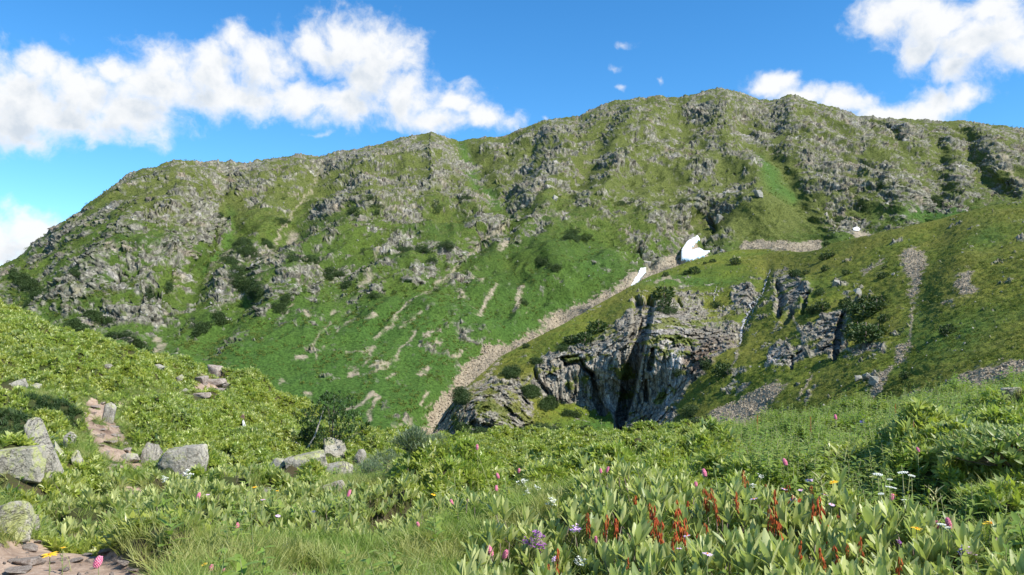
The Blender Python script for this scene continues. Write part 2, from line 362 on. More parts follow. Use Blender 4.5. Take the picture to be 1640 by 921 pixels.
dens = np.clip(dens, -0.6, 0.84); spk = fbm(X, Y, Z + 200, 5.0, 4, 0.75); spk = spk / spk.std()
rock = sstep(nn * .8 + (dens - 0.575) * 2.5 + .35 * spk, -0.25, 0.65) * (0.25 + 0.75 * sstep(spk + .4 * nn, -1.0, 0.4))
speck = sstep(fbm(X, Y, Z, 5.5, 2, 0.6) + 0.25 * niso, 0.40, 0.50) * (0.25 + 0.75 * sstep(dens, 0.1, 0.45)); rock = np.maximum(rock, 0.9 * speck)
STRK = [([(330,540),(315,490),(345,430),(400,365)],5),([(440,410),(520,340)],5),([(740,390),(840,320)],5),([(470,500),(550,510),(610,485)],5),([(560,555),(600,490)],7),([(590,605),(680,545),(760,470),(820,395)],6),
        ([(680,620),(720,575)],7),([(520,775),(600,690),(630,700),(600,790),(590,840)],10),([(1120,335),(1160,260),(1210,195)],10),([(840,600),(880,560)],11),([(870,770),(905,735)],6),([(780,900),(800,830)],12),([(840,750),(890,690)],8),
        ([(225,545),(265,540)],10),([(860,420),(900,405)],9),([(940,455),(925,450)],12),([(1040,230),(1045,235)],14),([(1000,525),(1030,510)],14),([(280,715),(300,710)],14),([(470,770),(500,765)],11),([(150,640),(170,650),(150,680)],7),([(480,600),(510,590)],14),([(600,350),(590,360)],12),([(1100,150),(1130,170)],14),([(560,190),(600,130)],11),([(260,330),(280,345)],10)]
scr = np.zeros_like(PX); sbrk = 0.25 + 0.75 * sstep(fbm(X, Y, Z + 5, 5, 4, .7), -.22, .06)
jx = 13 * fbm(X, Y, Z, 14, 5, 0.7); jy = 13 * fbm(X, Y, Z + 77, 14, 5, 0.7)
for pts, wd in STRK:
    q = [(400 + a * 0.3257, 400 + b * 0.3257) for a, b in pts]
    scr = np.maximum(scr, (1 - sstep(segdist(PX + jx, PY + jy, q) - wd * 0.27, -1.8, 2.0)) * sbrk)
for pts, wd in [([(446,402),(432,428)],8),([(470,366),(458,380)],5),([(612,400),(600,408)],5),([(252,538),(250,560)],7),([(770,460),(778,450)],4),([(810,398),(800,410)],5),([(520,270),(470,340),(420,410)],1.6),([(830,345),(740,420),(690,465),(600,545)],2.5),([(1600,250),(1640,300)],3),([(835,455),(826,490)],6),([(376,400),(330,455)],2.0)]:
    scr = np.maximum(scr, 0.92 * (1 - sstep(segdist(PX + jx, PY + jy, pts) - wd * .8, -1.5, 2)) * sbrk)
sn = aniso(11, 4, 58, 3.2, 90); scr = np.maximum(scr, sstep(sn + 0.25 * niso, 0.40, 0.50) * sstep(PY, 430, 500) * 0.8 * (1 - sstep(PX, 860, 900)))
SCREE1 = [(1112,384),(1138,404),(1150,420),(1085,440),(1040,462),(1000,482),(940,512),(870,550),(800,600),(750,650),(720,720),(660,720),(690,655),(720,615),(748,580),(770,556),(820,545),(850,520),(880,492),(930,478),(975,462),(1015,432),(1030,424),(1072,402)]
sp = polydist(PX + jx, PY + jy, SCREE1); snz = fbm(X, Y, Z + 31, 6, 5, .7); snz = snz / snz.std(); scree_big = 1 - sstep(sp + 3.2 + 3.6 * snz, -3.5, 3)
SCREE2 = [(1196,374),(1206,384),(1260,384),(1310,392),(1325,410),(1180,410),(1188,388)]
scree_big = np.maximum(scree_big, 1 - sstep(polydist(PX + jx, PY + jy, SCREE2), -2, 2))
scr = np.maximum(scr, scree_big); scr = np.maximum(scr, 1 - sstep(polydist(PX + jx, PY + jy, [(1360,372),(1375,366),(1400,380),(1410,392),(1370,385)]), -2, 2))
rock = rock * (1 - scr)
CAVE = np.exp(-(segdist(PX, PY, [(1028,392),(1036,400),(1046,412)]) / 6.5) ** 2) + 0.8 * np.exp(-(segdist(PX, PY, [(186,436),(192,438)]) / 4) ** 2) + 0.7 * np.exp(-(segdist(PX, PY, [(1136,352),(1140,362)]) / 3.5) ** 2) + 0.6 * np.exp(-(segdist(PX, PY, [(247,456),(262,462)]) / 3) ** 2)
rd = fbm(X, Y, Z, 15, 4, 0.6, True); rd2 = fbm(X * 1.3, Y, Z, 6, 3, 0.65, True); blk = np.round(fbm(X, Y, Z, 9, 2) * 5) / 5
rdc = (rd - rd.mean()) / rd.std(); rdc2 = (rd2 - rd2.mean()) / rd2.std()
fa, fe = facets_on(rock, X, Y, Z * .8, 9.0, .7); fb, fe2 = facets_on(rock, X, Y, Z, 3.8, .8)
h = 3.6 * rg * (1 - sstep(PY, 480, 600) * .7) + rock * (0.2 + 2.5 * fa + 1.5 * fb + 0.3 * rdc + 0.25 * rdc2 - 0.6 * (1 - sstep(fe, 0, .16))) + 5.0 * niso * (0.3 + np.clip(dens, 0, 1)) + 0.35 * fbm(X, Y, Z, 3.5, 2) - 12 * CAVE + 2.0 * n + 0.5 * scr * fbm(X, Y, Z, 2.5, 2)
snw = 0
for q in ([(1117,377),(1120,382),(1107,396),(1107,401),(1120,397),(1127,402),(1137,402),(1128,410),(1105,416),(1092,414),(1092,400),(1100,387)], [(1026,430),(1034,429),(1034,436),(1025,448),(1017,458),(1011,458),(1017,448),(1021,443)], [(1366,366),(1372,364),(1377,367),(1374,370),(1367,369)]):
    snw = np.maximum(snw, 1 - sstep(polydist(PX, PY, q), 0, 4))
rock = rock * (1 - snw); h = h * (1 - snw); N = grid_normals(X, Y, Z)
N[..., 2] *= (1 - .6 * rock); N /= np.linalg.norm(N, axis=-1, keepdims=True)
ef = 0.35 + 0.65 * edge
X2, Y2, Z2 = X + N[..., 0] * h * ef, Y + N[..., 1] * h * ef, Z + N[..., 2] * h * ef
# ridge teeth, then the back side of the mountain
tooth = (fbm(X[0], Y[0], 0 * X[0], 30, 6, 0.7) * 9 + 5.0 * np.abs(fbm(X[0], Y[0], 0 * X[0] + 9, 9, 4, .65))) * (0.35 + 0.65 * rock[2])
Z2 += (tooth[None, :] * np.exp(-np.arange(NR) / 5.0)[:, None]).astype(np.float32)
olive = np.clip(0.25 + 0.55 * sstep(PY, 420, 250) + 0.3 * rock + 0.6 * (blob(PX, PY, 1200, 330, 160, 60) + blob(PX, PY, 320, 300, 120, 60)) - 0.5 * sstep(PY + 0.1 * (PX - 500), 470, 560), 0, 1)
lush = 0.85 * blob(PX, PY, 1500, 345, 70, 18) + 0.7 * np.exp(-(segdist(PX, PY, [(1215,250),(1245,300),(1270,320)]) / 9) ** 2) + 0.5 * sstep(PY + 0.1 * (PX - 500), 430, 560) * (1 - sstep(PX, 900, 1000)) + 0.6 * np.exp(-(segdist(PX, PY, [(740,235),(765,290),(800,330)]) / 8) ** 2) + .5 * np.exp(-(segdist(PX, PY, [(370,340),(365,390),(330,440)]) / 9) ** 2) + .3 * blob(PX, PY, 960, 430, 60, 50)
A = dict(crack=rock * (1 - sstep(np.minimum(fe, fe2 * 1.3), 0.0, 0.14)), rock=rock, scree=scr, olive=olive, lush=np.clip(lush, 0, 1), rust=0.5 * sstep(fbm(X, Y, Z, 30, 3), 0.25, 0.5), pale=0.6 * sstep(fbm(X, Y, Z + 40, 18, 3), 0.25, 0.5))
bk = [np.stack([X2[0] * k, Y2[0] * k, Z2[0] - dz], -1) for k, dz in ((1.25, 160), (1.08, 38), (1.02, 6))]
Vf = np.concatenate([np.stack(bk), np.stack([X2, Y2, Z2], -1)], 0)
nr = Vf.shape[0]; Vf = Vf.reshape(-1, 3).astype(np.float32)
A = {k: np.concatenate([np.repeat(v[:1], 3, 0), v], 0).ravel() for k, v in A.items()}
Ff = grid_faces(nr, NC)
fpx = np.concatenate([np.zeros((3, NC)), PX], 0).ravel()[Ff].mean(1); fpy = np.concatenate([np.zeros((3, NC)), PY], 0).ravel()[Ff].mean(1)
SNOW = [([(1117,377),(1120,382),(1107,396),(1107,401),(1120,397),(1127,402),(1137,402),(1128,410),(1105,416),(1092,414),(1092,400),(1100,387)], 'large white snow patch like a bent hook at the top of the scree gully'),
        ([(1026,430),(1034,429),(1034,436),(1025,448),(1017,458),(1011,458),(1017,448),(1021,443)], 'narrow white snow strip lying in the scree gully below the hook shaped one'),
        ([(1366,366),(1372,364),(1377,367),(1374,370),(1367,369)], 'tiny white snow spot under a crag high in the grassy side gully')]
snow_sel = np.zeros(len(Ff), bool); up = np.zeros(len(Vf), np.float32)
for poly, lab in SNOW:
    s = polydist(fpx, fpy, poly) < 0.4; snow_sel |= s
    V2 = Vf.copy(); V2[:, 2] += 0.4; V2[:, 1] -= 0.6
    me = sub_mesh('snow_patch', V2, Ff, s, M_SNOW, {}); tag(obj('snow_patch', me), lab, 'snow patch', 'snow patches left in the gullies')
o = obj('mountain', sub_mesh('mountain', Vf, Ff, ~snow_sel, M_FAR, A)); tag(o, 'long rocky green mountain ridge across the valley', kind='structure')
FAR = dict(V=np.stack([X2, Y2, Z2], -1), PX=PX, PY=PY, rock=rock, scree=scree_big * (snw < .1), scr=np.maximum(scr, snw))

# ================================================================ middle hillside with the cliff
TOP = [(560,775),(600,745),(640,722),(690,698),(712,660),(735,632),(760,608),(800,572),(850,545),(900,520),(950,492),(1000,464),(1040,442),(1080,428),(1100,420),(1135,410),(1180,400),(1230,399),(1280,404),(1310,400),(1330,390),(1380,379),(1450,363),(1520,346),(1580,331),(1640,319),(1700,305),(1860,275)]
MC, MR = 1180, 350
mc = np.linspace(600, 1840, MC); mtop = np.interp(mc, *zip(*TOP)); mbase = np.interp(mc, [600, 1100, 1400, 1640, 1840], [800, 750, 700, 640, 600])
mt = np.linspace(0, 1, MR)[:, None]
QX = np.repeat(mc[None, :], MR, 0); QY = mtop[None, :] + (mbase - mtop)[None, :] * mt
ctl = [(600,745,300),(700,690,318),(760,610,345),(850,545,385),(950,492,425),(1000,464,450),(1100,420,500),(1230,399,540),(1310,400,450),(1380,379,430),(1520,346,420),(1640,319,410),(1840,275,400),
       (700,760,270),(760,700,285),(760,650,300),(850,600,340),(850,690,300),(900,540,372),(900,570,350),(900,660,335),(960,520,385),(960,560,345),(960,670,335),(1020,480,405),(1020,520,350),(1020,680,325),(1080,480,410),(1080,520,350),(1080,640,316),(1080,680,292),
       (1150,450,440),(1150,500,390),(1150,540,335),(1150,600,308),(1150,680,262),(1230,440,430),(1200,520,350),(1230,560,310),(1230,620,270),(1230,690,238),(1300,460,360),(1300,560,290),(1300,680,222),(1400,420,370),(1400,500,310),(1400,600,245),(1400,690,205),
       (1520,400,340),(1520,500,270),(1520,600,210),(1640,400,310),(1640,500,245),(1640,590,195),(1840,400,280),(1840,580,180),(600,800,250),(900,740,265),(1100,740,225)]
tp = TPS([(a, b) for a, b, c in ctl], [math.log(c) for a, b, c in ctl], 1e-4)
D = np.exp(tp(QX, QY))
rx, ry, rz = ray(QX, QY); hh = np.hypot(rx, ry); tanp = rz / hh
X = rx / hh * D; Y = ry / hh * D; Z = EYE + tanp * D
jx = 11 * fbm(X, Y, Z, 9, 5, 0.68); jy = 11 * fbm(X, Y, Z + 60, 9, 5, 0.68)
CL = [  # rock faces
 [(1012,482),(1030,478),(1052,487),(1075,480),(1110,500),(1120,515),(1160,520),(1190,530),(1205,520),(1180,545),(1150,575),(1115,610),(1090,640),(1060,668),(1020,700),(985,690),(975,660),(960,662),(925,650),(880,645),(855,640),(852,590),(870,570),(905,560),(950,545),(985,520),(1000,500)],
 [(790,600),(800,610),(850,600),(852,640),(860,680),(840,700),(780,702),(730,700),(700,712),(695,660),(720,640),(745,625)],
 [(1010,700),(1040,665),(1070,645),(1085,655),(1075,690),(1060,705)],
 [(1080,465),(1110,462),(1130,475),(1100,485),(1082,480)],[(1095,515),(1100,480),(1130,482),(1125,500)],
 [(1170,460),(1200,450),(1215,460),(1200,495),(1175,490)],[(1240,440),(1262,432),(1275,440),(1305,465),(1300,480),(1282,490),(1270,500),(1240,505),(1235,480)],
 [(1310,510),(1335,495),(1365,490),(1362,530),(1350,560),(1330,575),(1315,560),(1300,545)],[(1230,560),(1250,545),(1290,555),(1292,575),(1265,595),(1228,595)],[(1275,520),(1305,515),(1308,535),(1285,545)],
 [(1345,560),(1385,550),(1430,560),(1425,572),(1380,572)],[(1285,645),(1300,620),(1306,625),(1290,650)],[(1350,478),(1370,470),(1382,474),(1372,484)],[(1335,455),(1345,443),(1348,452),(1340,462)],
 [(1625,380),(1640,370),(1650,385)],[(1115,570),(1140,560),(1130,600),(1115,605)],[(1060,480),(1200,520),(1180,528),(1100,500)],[(1180,622),(1205,612),(1198,628)],[(1405,608),(1418,605),(1416,624),(1404,622)]]
wx = 16 * fbm(X, Y, Z + 20, 14, 4, 0.6); wy = 16 * fbm(X, Y, Z - 20, 14, 4, 0.6)
cd = np.full(QX.shape, 1e9)
for p in CL: cd = np.minimum(cd, polydist(QX + wx + jx * .4, QY + wy + jy * .4, p))
mrock = 1 - sstep(cd, -2.5, 2.0)
gcl = 0.0
for a in [(1090,600,14,8),(930,605,22,9),(850,590,16,7),(1085,545,20,8),(910,575,18,8),(1000,600,10,14),(800,650,30,14),(1070,520,26,8),(1150,510,40,8)]: gcl = gcl + blob(QX, QY, *a)
gn_ = fbm(X, Y, Z * 1.4, 9, 6, 0.66); gn_ /= gn_.std(); nch = sstep(gn_ + 2.4 * gcl + 1.5 * blob(QX, QY, 790, 660, 100, 60) , 0.95, 1.25)
mrock *= (1 - 0.85 * nch)
fo = fbm(X + 9, Y, Z, 12, 6, 0.68); fo /= fo.std()
mrock = np.maximum(mrock, 0.9 * sstep(fo + 1.6 * (blob(QX, QY, 1130, 500, 120, 40) + blob(QX, QY, 1300, 540, 90, 70) + blob(QX, QY, 780, 660, 80, 60) + 0.7 * blob(QX, QY, 1150, 640, 120, 60)), 2.1, 2.35))
mrock = np.maximum(mrock, sstep(fbm(X, Y, Z, 1.9, 2, 0.5) + .05 * gn_, 0.52, 0.6) * 0.8)
SCM = [[(1444,400),(1460,392),(1480,395),(1478,430),(1470,460),(1462,490),(1455,480),(1458,450),(1444,430)],[(1380,440),(1400,422),(1416,410),(1412,425),(1395,432),(1382,444)],[(1528,452),(1545,440),(1558,430),(1556,450),(1565,475),(1548,478),(1535,468)],
       [(1140,700),(1140,660),(1165,645),(1200,635),(1235,610),(1262,615),(1230,650),(1215,690),(1200,705)],[(1240,665),(1255,655),(1245,690),(1225,705)],
       [(1380,660),(1400,640),(1405,618),(1425,600),(1445,560),(1460,545),(1462,556),(1440,590),(1425,620),(1410,645),(1395,665)],
       [(1440,645),(1480,630),(1530,605),(1570,590),(1640,575),(1700,560),(1700,585),(1640,592),(1560,615),(1500,635)],[(1205,650),(1215,630),(1220,625),(1218,640)],[(1512,485),(1530,482),(1528,490)],
       [(640,722),(690,700),(745,640),(770,605),(800,572),(795,585),(760,625),(735,655),(705,700),(690,715)]]
msd = np.full(QX.shape, 1e9)
for p in SCM: msd = np.minimum(msd, polydist(QX + jx, QY + jy, p))
mz = fbm(X, Y, Z + 31, 4, 5, .7); mz = mz / mz.std(); mscr = 1 - sstep(msd + 1.2 + 2.6 * mz, -3, 3)
for pts, wd in [([(1450,400),(1440,410)],2),([(1462,490),(1458,540)],1.5),([(1090,455),(1070,440),(1050,455)],2),([(1185,560),(1165,600)],2),([(1300,600),(1280,640)],1.6),([(985,690),(970,700),(950,712)],3),([(1240,398),(1310,396)],3),([(1300,545),(1262,500),(1240,530)],1.2)]:
    mscr = np.maximum(mscr, 0.8 * (1 - sstep(segdist(QX + jx, QY + jy, pts) - wd, -1.2, 1.5)))
mrock *= (1 - mscr)
# shape of the faces: strong blocky relief and deep clefts
MSKC = 1 - sstep(cd, -14, 0)
stg = fbm(X * 1.6, Y * 0.8, Z * 0.45, 11, 5, 0.6, True); stg2 = fbm(X * 1.2 + Z * .5, Y, Z * .7, 4, 4, 0.62, True); bk2 = np.round(fbm(X, Y, Z * .6, 8, 2) * 4) / 4
CLEFT = [([(1022,484),(1020,520),(1012,540)],[8,9,8],16),([(1040,482),(1032,530),(1012,590),(1003,640),(990,690)],[8,10,13,12,9],17),([(930,575),(948,600),(955,640),(965,660)],[2,4,7,8],8),
         ([(905,585),(900,575),(925,570)],[4,4,2],8),([(855,590),(868,620),(880,635)],[3,4,2],5),([(1046,560),(1042,590)],[4,6],8),([(1035,610),(1036,640)],[3,5],7),([(905,585),(925,580),(950,600)],[3,4,4],6),
         ([(1350,500),(1342,540),(1335,575)],[4,7,5],8),([(1245,455),(1252,480),(1245,505)],[6,8,6],8),([(1268,500),(1255,515)],[5,6],6),([(1270,570),(1268,590)],[3,3],4),([(1295,470),(1285,500)],[4,4],5),([(1085,480),(1090,492)],[2,3],4),([(760,680),(800,690)],[8,8],6),([(830,690),(855,680)],[6,6],6),([(1100,540),(1110,560)],[2,3],4)]
cl = 0
for pts, ws, dp in CLEFT:
    cl = cl + dp * (1 - sstep(segdist(QX + jx * .45, QY + jy * .45, pts, ws), -3.5, 1.0))
but = 0   # buttresses standing out to the right of the clefts
for pts, wd, am in [([(1062,495),(1050,560),(1035,620),(1020,670)], 14, 8), ([(985,575),(972,610),(975,650)], 12, 7), ([(905,600),(915,640)], 18, 5), ([(1095,530),(1085,590)], 14, 5), ([(1365,500),(1360,550)], 8, 5), ([(1290,450),(1290,480)], 10, 5), ([(1255,560),(1240,590)], 10, 4)]:
    but = but + am * np.exp(-(segdist(QX + jx * .4, QY + jy * .4, pts) / wd) ** 2)
sc1 = (stg - stg.mean()) / stg.std(); sc2 = (stg2 - stg2.mean()) / stg2.std()
ca_, ce_ = facets_on(MSKC, X, Y, Z * .28, 6.0, .8); cb_, ce2_ = facets_on(np.maximum(MSKC, mrock), X, Y, Z * .5, 2.4, .8)
vst = fbm(X * 2.2, Y, Z * 0.35, 6, 5, 0.65, True); vst = (vst - vst.mean()) / vst.std()
h = MSKC * (1.9 * ca_ + 0.2 * sc1 + 0.12 * sc2 + 0.40 * vst - .5 * (1 - sstep(ce_, 0, .14))) + np.maximum(MSKC, mrock) * (1.2 * cb_ + .1) + but * 0.3 - cl * 0.95
h = h + 1.5 * fbm(X, Y, Z, 30, 4) + 0.6 * fbm(X, Y, Z, 2.6, 3) + 0.35 * (1 - MSKC) * fbm(X, Y, Z + 8, 5, 2) + 0.15 * mscr * fbm(X, Y, Z, 0.9, 2)
h = h - 2.2 * sstep(QY, 412, 440) * np.exp(-(segdist(QX, QY, [(1228,425),(1222,450),(1205,480),(1188,520),(1182,545)]) / 9) ** 2) - 5 * np.exp(-(segdist(QX, QY, [(1500,380),(1478,450),(1470,520),(1440,590),(1390,670)]) / 34) ** 2) * .55 + 4 * blob(QX, QY, 1420, 600, 60, 200, -30)
N = grid_normals(X, Y, Z); ed = 0.25 + 0.75 * sstep(mt, 0.0, 0.03)
# push mostly towards the valley (horizontally on the cliff)
Nh = N.copy(); Nh[..., 2] *= (1 - 0.75 * MSKC); Nh /= np.linalg.norm(Nh, axis=-1, keepdims=True)
back = -np.stack([X, Y, Z - EYE], -1); back /= np.linalg.norm(back, axis=-1, keepdims=True); kb = np.clip(MSKC * 1.6, 0, 1)[..., None]; Nh = Nh * (1 - kb) + back * kb; Nh /= np.linalg.norm(Nh, axis=-1, keepdims=True)
X2, Y2, Z2 = X + Nh[..., 0] * h * ed, Y + Nh[..., 1] * h * ed, Z + Nh[..., 2] * h * ed
rust = np.clip(0.9 * blob(QX, QY, 1115, 580, 34, 26) + 0.6 * blob(QX, QY, 1150, 555, 40, 22) + 0.7 * blob(QX, QY, 1040, 690, 30, 22) + 0.5 * blob(QX, QY, 720, 670, 26, 40) + 0.4 * sstep(fbm(X, Y, Z, 12, 4), 0.15, 0.45) * (MSKC), 0, 1) * sstep(fbm(X, Y, Z, 5, 4) + .5, .15, .6)
pale = np.clip(0.95 * blob(QX, QY, 1078, 580, 13, 60, -5) + 0.6 * np.exp(-(segdist(QX + jx, QY, [(1100,530),(1085,600),(1060,660)]) / 4) ** 2) + .5 * np.exp(-(segdist(QX + jx, QY, [(1055,520),(1045,600)]) / 4) ** 2) + 0.8 * blob(QX, QY, 975, 625, 14, 34) + 0.5 * blob(QX, QY, 1055, 540, 24, 40) + 0.9 * blob(QX, QY, 1245, 580, 18, 18) + .4 * blob(QX, QY, 1050, 680, 26, 18) + .5 * blob(QX, QY, 935, 570, 30, 14), 0, 1) * sstep(fbm(X * 2, Y, Z * .5, 5, 4) + .45, .2, .6)
ol = np.clip(0.55 + 0.6 * fbm(X, Y, Z, 40, 3) - 0.4 * blob(QX, QY, 1130, 440, 80, 20) - .4 * blob(QX, QY, 950, 680, 60, 20), 0, 1)
lu = np.clip(0.6 * blob(QX, QY, 1110, 450, 110, 12) + 0.8 * blob(QX, QY, 960, 680, 50, 14) + 0.5 * blob(QX, QY, 1540, 540, 70, 40, 20) + 0.5 * blob(QX, QY, 1470, 510, 22, 60, -10) + .4 * blob(QX, QY, 1580, 380, 30, 30), 0, 1)
A = dict(crack=np.maximum(MSKC, mrock) * (1 - sstep(np.minimum(ce_, ce2_ * 1.2), 0.0, 0.13)), rock=mrock, scree=mscr, olive=ol, lush=lu, rust=rust, pale=pale)
bk = [np.stack([X2[0] * k, Y2[0] * k, Z2[0] - dz], -1) for k, dz in ((1.35, 70), (1.10, 14), (1.03, 2.5))]
Vm = np.concatenate([np.stack(bk), np.stack([X2, Y2, Z2], -1)], 0); nr = Vm.shape[0]; Vm = Vm.reshape(-1, 3).astype(np.float32)
A = {k: np.concatenate([np.repeat(v[:1], 3, 0), v], 0).ravel() for k, v in A.items()}
Fm = grid_faces(nr, MC); fx = np.concatenate([np.full((3, MC), -999), QX], 0).ravel()[Fm].mean(1); fy = np.concatenate([np.full((3, MC), -999), QY], 0).ravel()[Fm].mean(1)
csel = np.zeros(len(Fm), bool)
for p in CL[:3]: csel |= polydist(fx, fy, p) < 3
obj_h = obj('hillside', sub_mesh('hillside', Vm, Fm, ~csel, M_MID, A)); tag(obj_h, 'green hillside cut by gullies on the near side of the valley', kind='structure')
o = obj('cliff', sub_mesh('cliff', Vm, Fm, csel, M_MID, A)); tag(o, 'grey and rust streaked cliff with dark clefts below the hanging valley', kind='structure')
MID = dict(V=np.stack([X2, Y2, Z2], -1), PX=QX, PY=QY, rock=mrock, scree=mscr)
def on(S, px, py):
    """surface point of a terrain grid at a pixel"""
    c = np.argmin(np.abs(S['PX'][0] - px)); r = np.argmin(np.abs(S['PY'][:, c] - py)); return Vector(S['V'][r, c])
# valley bottom under both slopes, out to the horizon
M_VAL = mat_simple('valley_grass', C(0.055, 0.09, 0.02), 0.95, C(0.075, 0.105, 0.03), 0.05)
# waterfall: a broken ribbon of water over rock
def ribbon(pts, widths, off=0.7, seg=14):
    V, Fc = [], []; P = []
    for i in range(len(pts) - 1):
        for k in range(seg):
            t = k / seg; P.append((pts[i][0] + (pts[i + 1][0] - pts[i][0]) * t, pts[i][1] + (pts[i + 1][1] - pts[i][1]) * t, widths[i] + (widths[i + 1] - widths[i]) * t))
    for i, (a, b, wd) in enumerate(P):
        c = on(MID, a + 0.9 * math.sin(i * 1.3) + random.uniform(-.4, .4), b); d = c.normalized(); s = Vector((d.y, -d.x, 0)).normalized()
        ww = wd * random.uniform(0.55, 1.35)
        for q, lift in ((-ww, 0), (-ww * .3, .35), (ww * .35, .25), (ww, 0)):
            V.append(c + s * q - d * (off + lift))
        if i:
            k = 4 * i
            for j in range(3): Fc.append([k - 4 + j, k - 3 + j, k + 1 + j, k + j])
    return V, Fc
wt = empty('waterfall', on(MID, 1186, 545), 'thin pale waterfall dropping down the gully beside the dark crags', 'waterfall')
inv = Matrix.Translation(-wt.location)
for pts, wd in (([(1232,428),(1226,445),(1218,462),(1210,470),(1204,482),(1196,496),(1189,508),(1186,524),(1184,545)], [.2,.35,.3,.45,.6,.5,.55,.5,.3]), ([(1221,458),(1212,476),(1200,500),(1192,512)], [.1,.2,.25,.15]), ([(1147,458),(1145,470),(1143,482)], [.12,.2,.12])):
    V, Fc = ribbon(pts, wd, 0.5); V = [inv @ Vector(v) for v in V]
    obj('water_stream', mesh_np('water_stream', V, Fc, M_WATER), wt)
#@@PART2
# ================================================================ foreground ground
FG = [(820,921,5.2),(100,905,5.3),(400,905,5.4),(1640,921,4.6),(1200,921,4.9),(1200,1200,2.0),(300,1200,2.0),(820,1200,2.0),(-100,905,5.4),
      (820,785,8.0),(820,772,13),(820,735,20),(820,703,28),(640,740,20),(640,712,27),(600,702,30),(700,770,14),(560,770,14),(500,800,8.8),(640,810,8.0),
      (1000,775,7.6),(1000,755,13),(1000,700,28),(1200,760,7.2),(1200,735,12),(1200,685,27),(1400,730,8.5),(1400,700,13),(1380,664,25),(1500,640,25),
      (1640,740,7.5),(1640,690,11),(1640,624,24),(1760,606,24),(1500,830,5.8),(1640,870,5.2),(1300,850,5.8),(1000,850,6.0),
      (290,752,17),(200,757,15.5),(165,660,22),(330,615,31),(345,597,34),(250,573,38),(150,538,42),(60,508,42),(0,490,42),(-150,440,42),(450,632,34),(520,665,32),(400,680,24),(540,750,19),
      (0,625,20),(0,560,30),(60,745,12.5),(-100,740,12),(0,830,7.2),(100,820,8.2),(250,785,10.0),(400,770,14),(150,780,10.5),(100,700,15),(250,650,24),(-150,620,20),(1800,740,7.5)]
FG += [(760,921,5.2), (2400,740,8.0), (2400,640,24), (2400,921,4.6), (2000,740,7.5), (2000,615,24), (3500,740,8.0), (3500,680,22), (3500,921,4.6), (-1700,905,5.4), (-1700,640,25), (-800,740,11), (-800,480,34), (-800,905,5.4)]
_P, _v = [], []
for a, b, r in FG:
    x, y, z = at(a, b, r); _P.append((x, y)); _v.append(float(z))
for x, y, z in ((0, -3, 0), (-6, -3, 0.3), (6, -3, 0.3)): _P.append((x, y)); _v.append(z)
S_ = TPS(_P, _v, 3e-4)
gcols = np.concatenate([np.linspace(-1900, -430, 60), np.linspace(-420, 2060, 600), np.linspace(2070, 3800, 80)]); GC, GR = len(gcols), 420; gr_ = np.exp(np.linspace(math.log(0.9), math.log(75), GR))
ax_, ay_, _z = ray(gcols, np.full(GC, 600.0)); ah = np.hypot(ax_, ay_)
X = ax_[None, :] / ah[None, :] * gr_[:, None]; Y = ay_[None, :] / ah[None, :] * gr_[:, None]
S = S_(X, Y)
rc = np.interp(gcols, [-400, 0, 345, 600, 820, 1100, 1640, 2060], [43, 43, 36, 31, 29.5, 28, 26, 26])[None, :]
rr = gr_[:, None] + 0 * X
S = S - 0.16 * np.maximum(0, rr - rc) ** 1.25
bx, by = project(X, Y, S)
jx = 18 * fbm(X, Y, 0 * X, 1.6, 5, 0.65); jy = 14 * fbm(X, Y, 0 * X + 9, 1.6, 5, 0.65)
kk = np.clip(8.0 / rr, 0.3, 1.6); bxj, byj = bx + jx * kk * 2, by + jy * kk * 2
vis = rr < rc + 3
def soft(d, s=6): return 1 - sstep(d, -s, s)
lowp = [(-80,875),(20,862),(70,850),(130,853),(175,868),(215,890),(260,921),(300,1010),(-200,1010),(-200,900)]
pn = fbm(X, Y, 0 * X + 90, 0.9, 4, .6)
path = (1 - .9 * sstep(pn, .10, .24) * (rr > 6.5)) * np.maximum.reduce([soft(polydist(bxj, byj, lowp), 7), soft(segdist(bxj, byj, [(212,765),(190,738),(172,700),(160,675),(150,652)], [26,30,26,24,18]), 5),
                          0.6 * soft(segdist(bxj, byj, [(150,650),(220,640),(300,628),(325,620)], [6,5,5,8]), 4), soft(segdist(bxj, byj, [(322,622),(338,604)], [16,16]), 4),
                          soft(segdist(bxj, byj, [(455,912),(500,910)], [14,16]), 5)]) * (rr < rc + 1)
GP = [[(240,1000),(270,900),(330,868),(430,852),(560,856),(650,868),(735,885),(745,1000)], [(-100,1000),(-100,850),(-60,770),(0,800),(40,850),(70,862),(60,1000)],
      [(205,760),(215,700),(190,650),(230,640),(120,640),(150,700),(160,760)], [(100,690),(150,690),(165,760),(120,760)], [(500,800),(520,765),(620,755),(640,790),(560,800)], [(170,860),(190,830),(260,815),(290,830),(240,860)],
      [(640,870),(760,800),(900,785),(930,810),(840,850),(800,890),(720,900)], [(20,640),(60,612),(120,640),(60,655)], [(380,700),(420,670),(420,700)]]
grass = np.zeros_like(X)
for p in GP: grass = np.maximum(grass, soft(polydist(bxj, byj, p), 9))
grass = np.maximum(grass, soft(segdist(bxj, byj, [(215,770),(190,738),(172,700),(160,675),(150,652),(220,640),(300,628)], [34,40,36,34,28,14,12]), 8) * 0.9) * (1 - path)
herb = np.maximum(soft(polydist(bxj, byj, [(1130,720),(1200,690),(1300,655),(1400,620),(1540,600),(1660,570),(1660,690),(1480,700),(1400,750),(1250,770)]), 12), soft(polydist(bxj, byj, [(1370,820),(1380,760),(1500,745),(1560,800),(1560,850),(1440,860)]), 8)) * (1 - path)
herb = np.maximum(herb, 0.7 * soft(polydist(bxj, byj, [(1100,1000),(1120,880),(1200,870),(1220,1000)]), 10))
herb = np.maximum(herb, 0.8 * soft(polydist(bxj, byj, [(1480,1000),(1500,870),(1660,860),(1660,1000)]), 10))
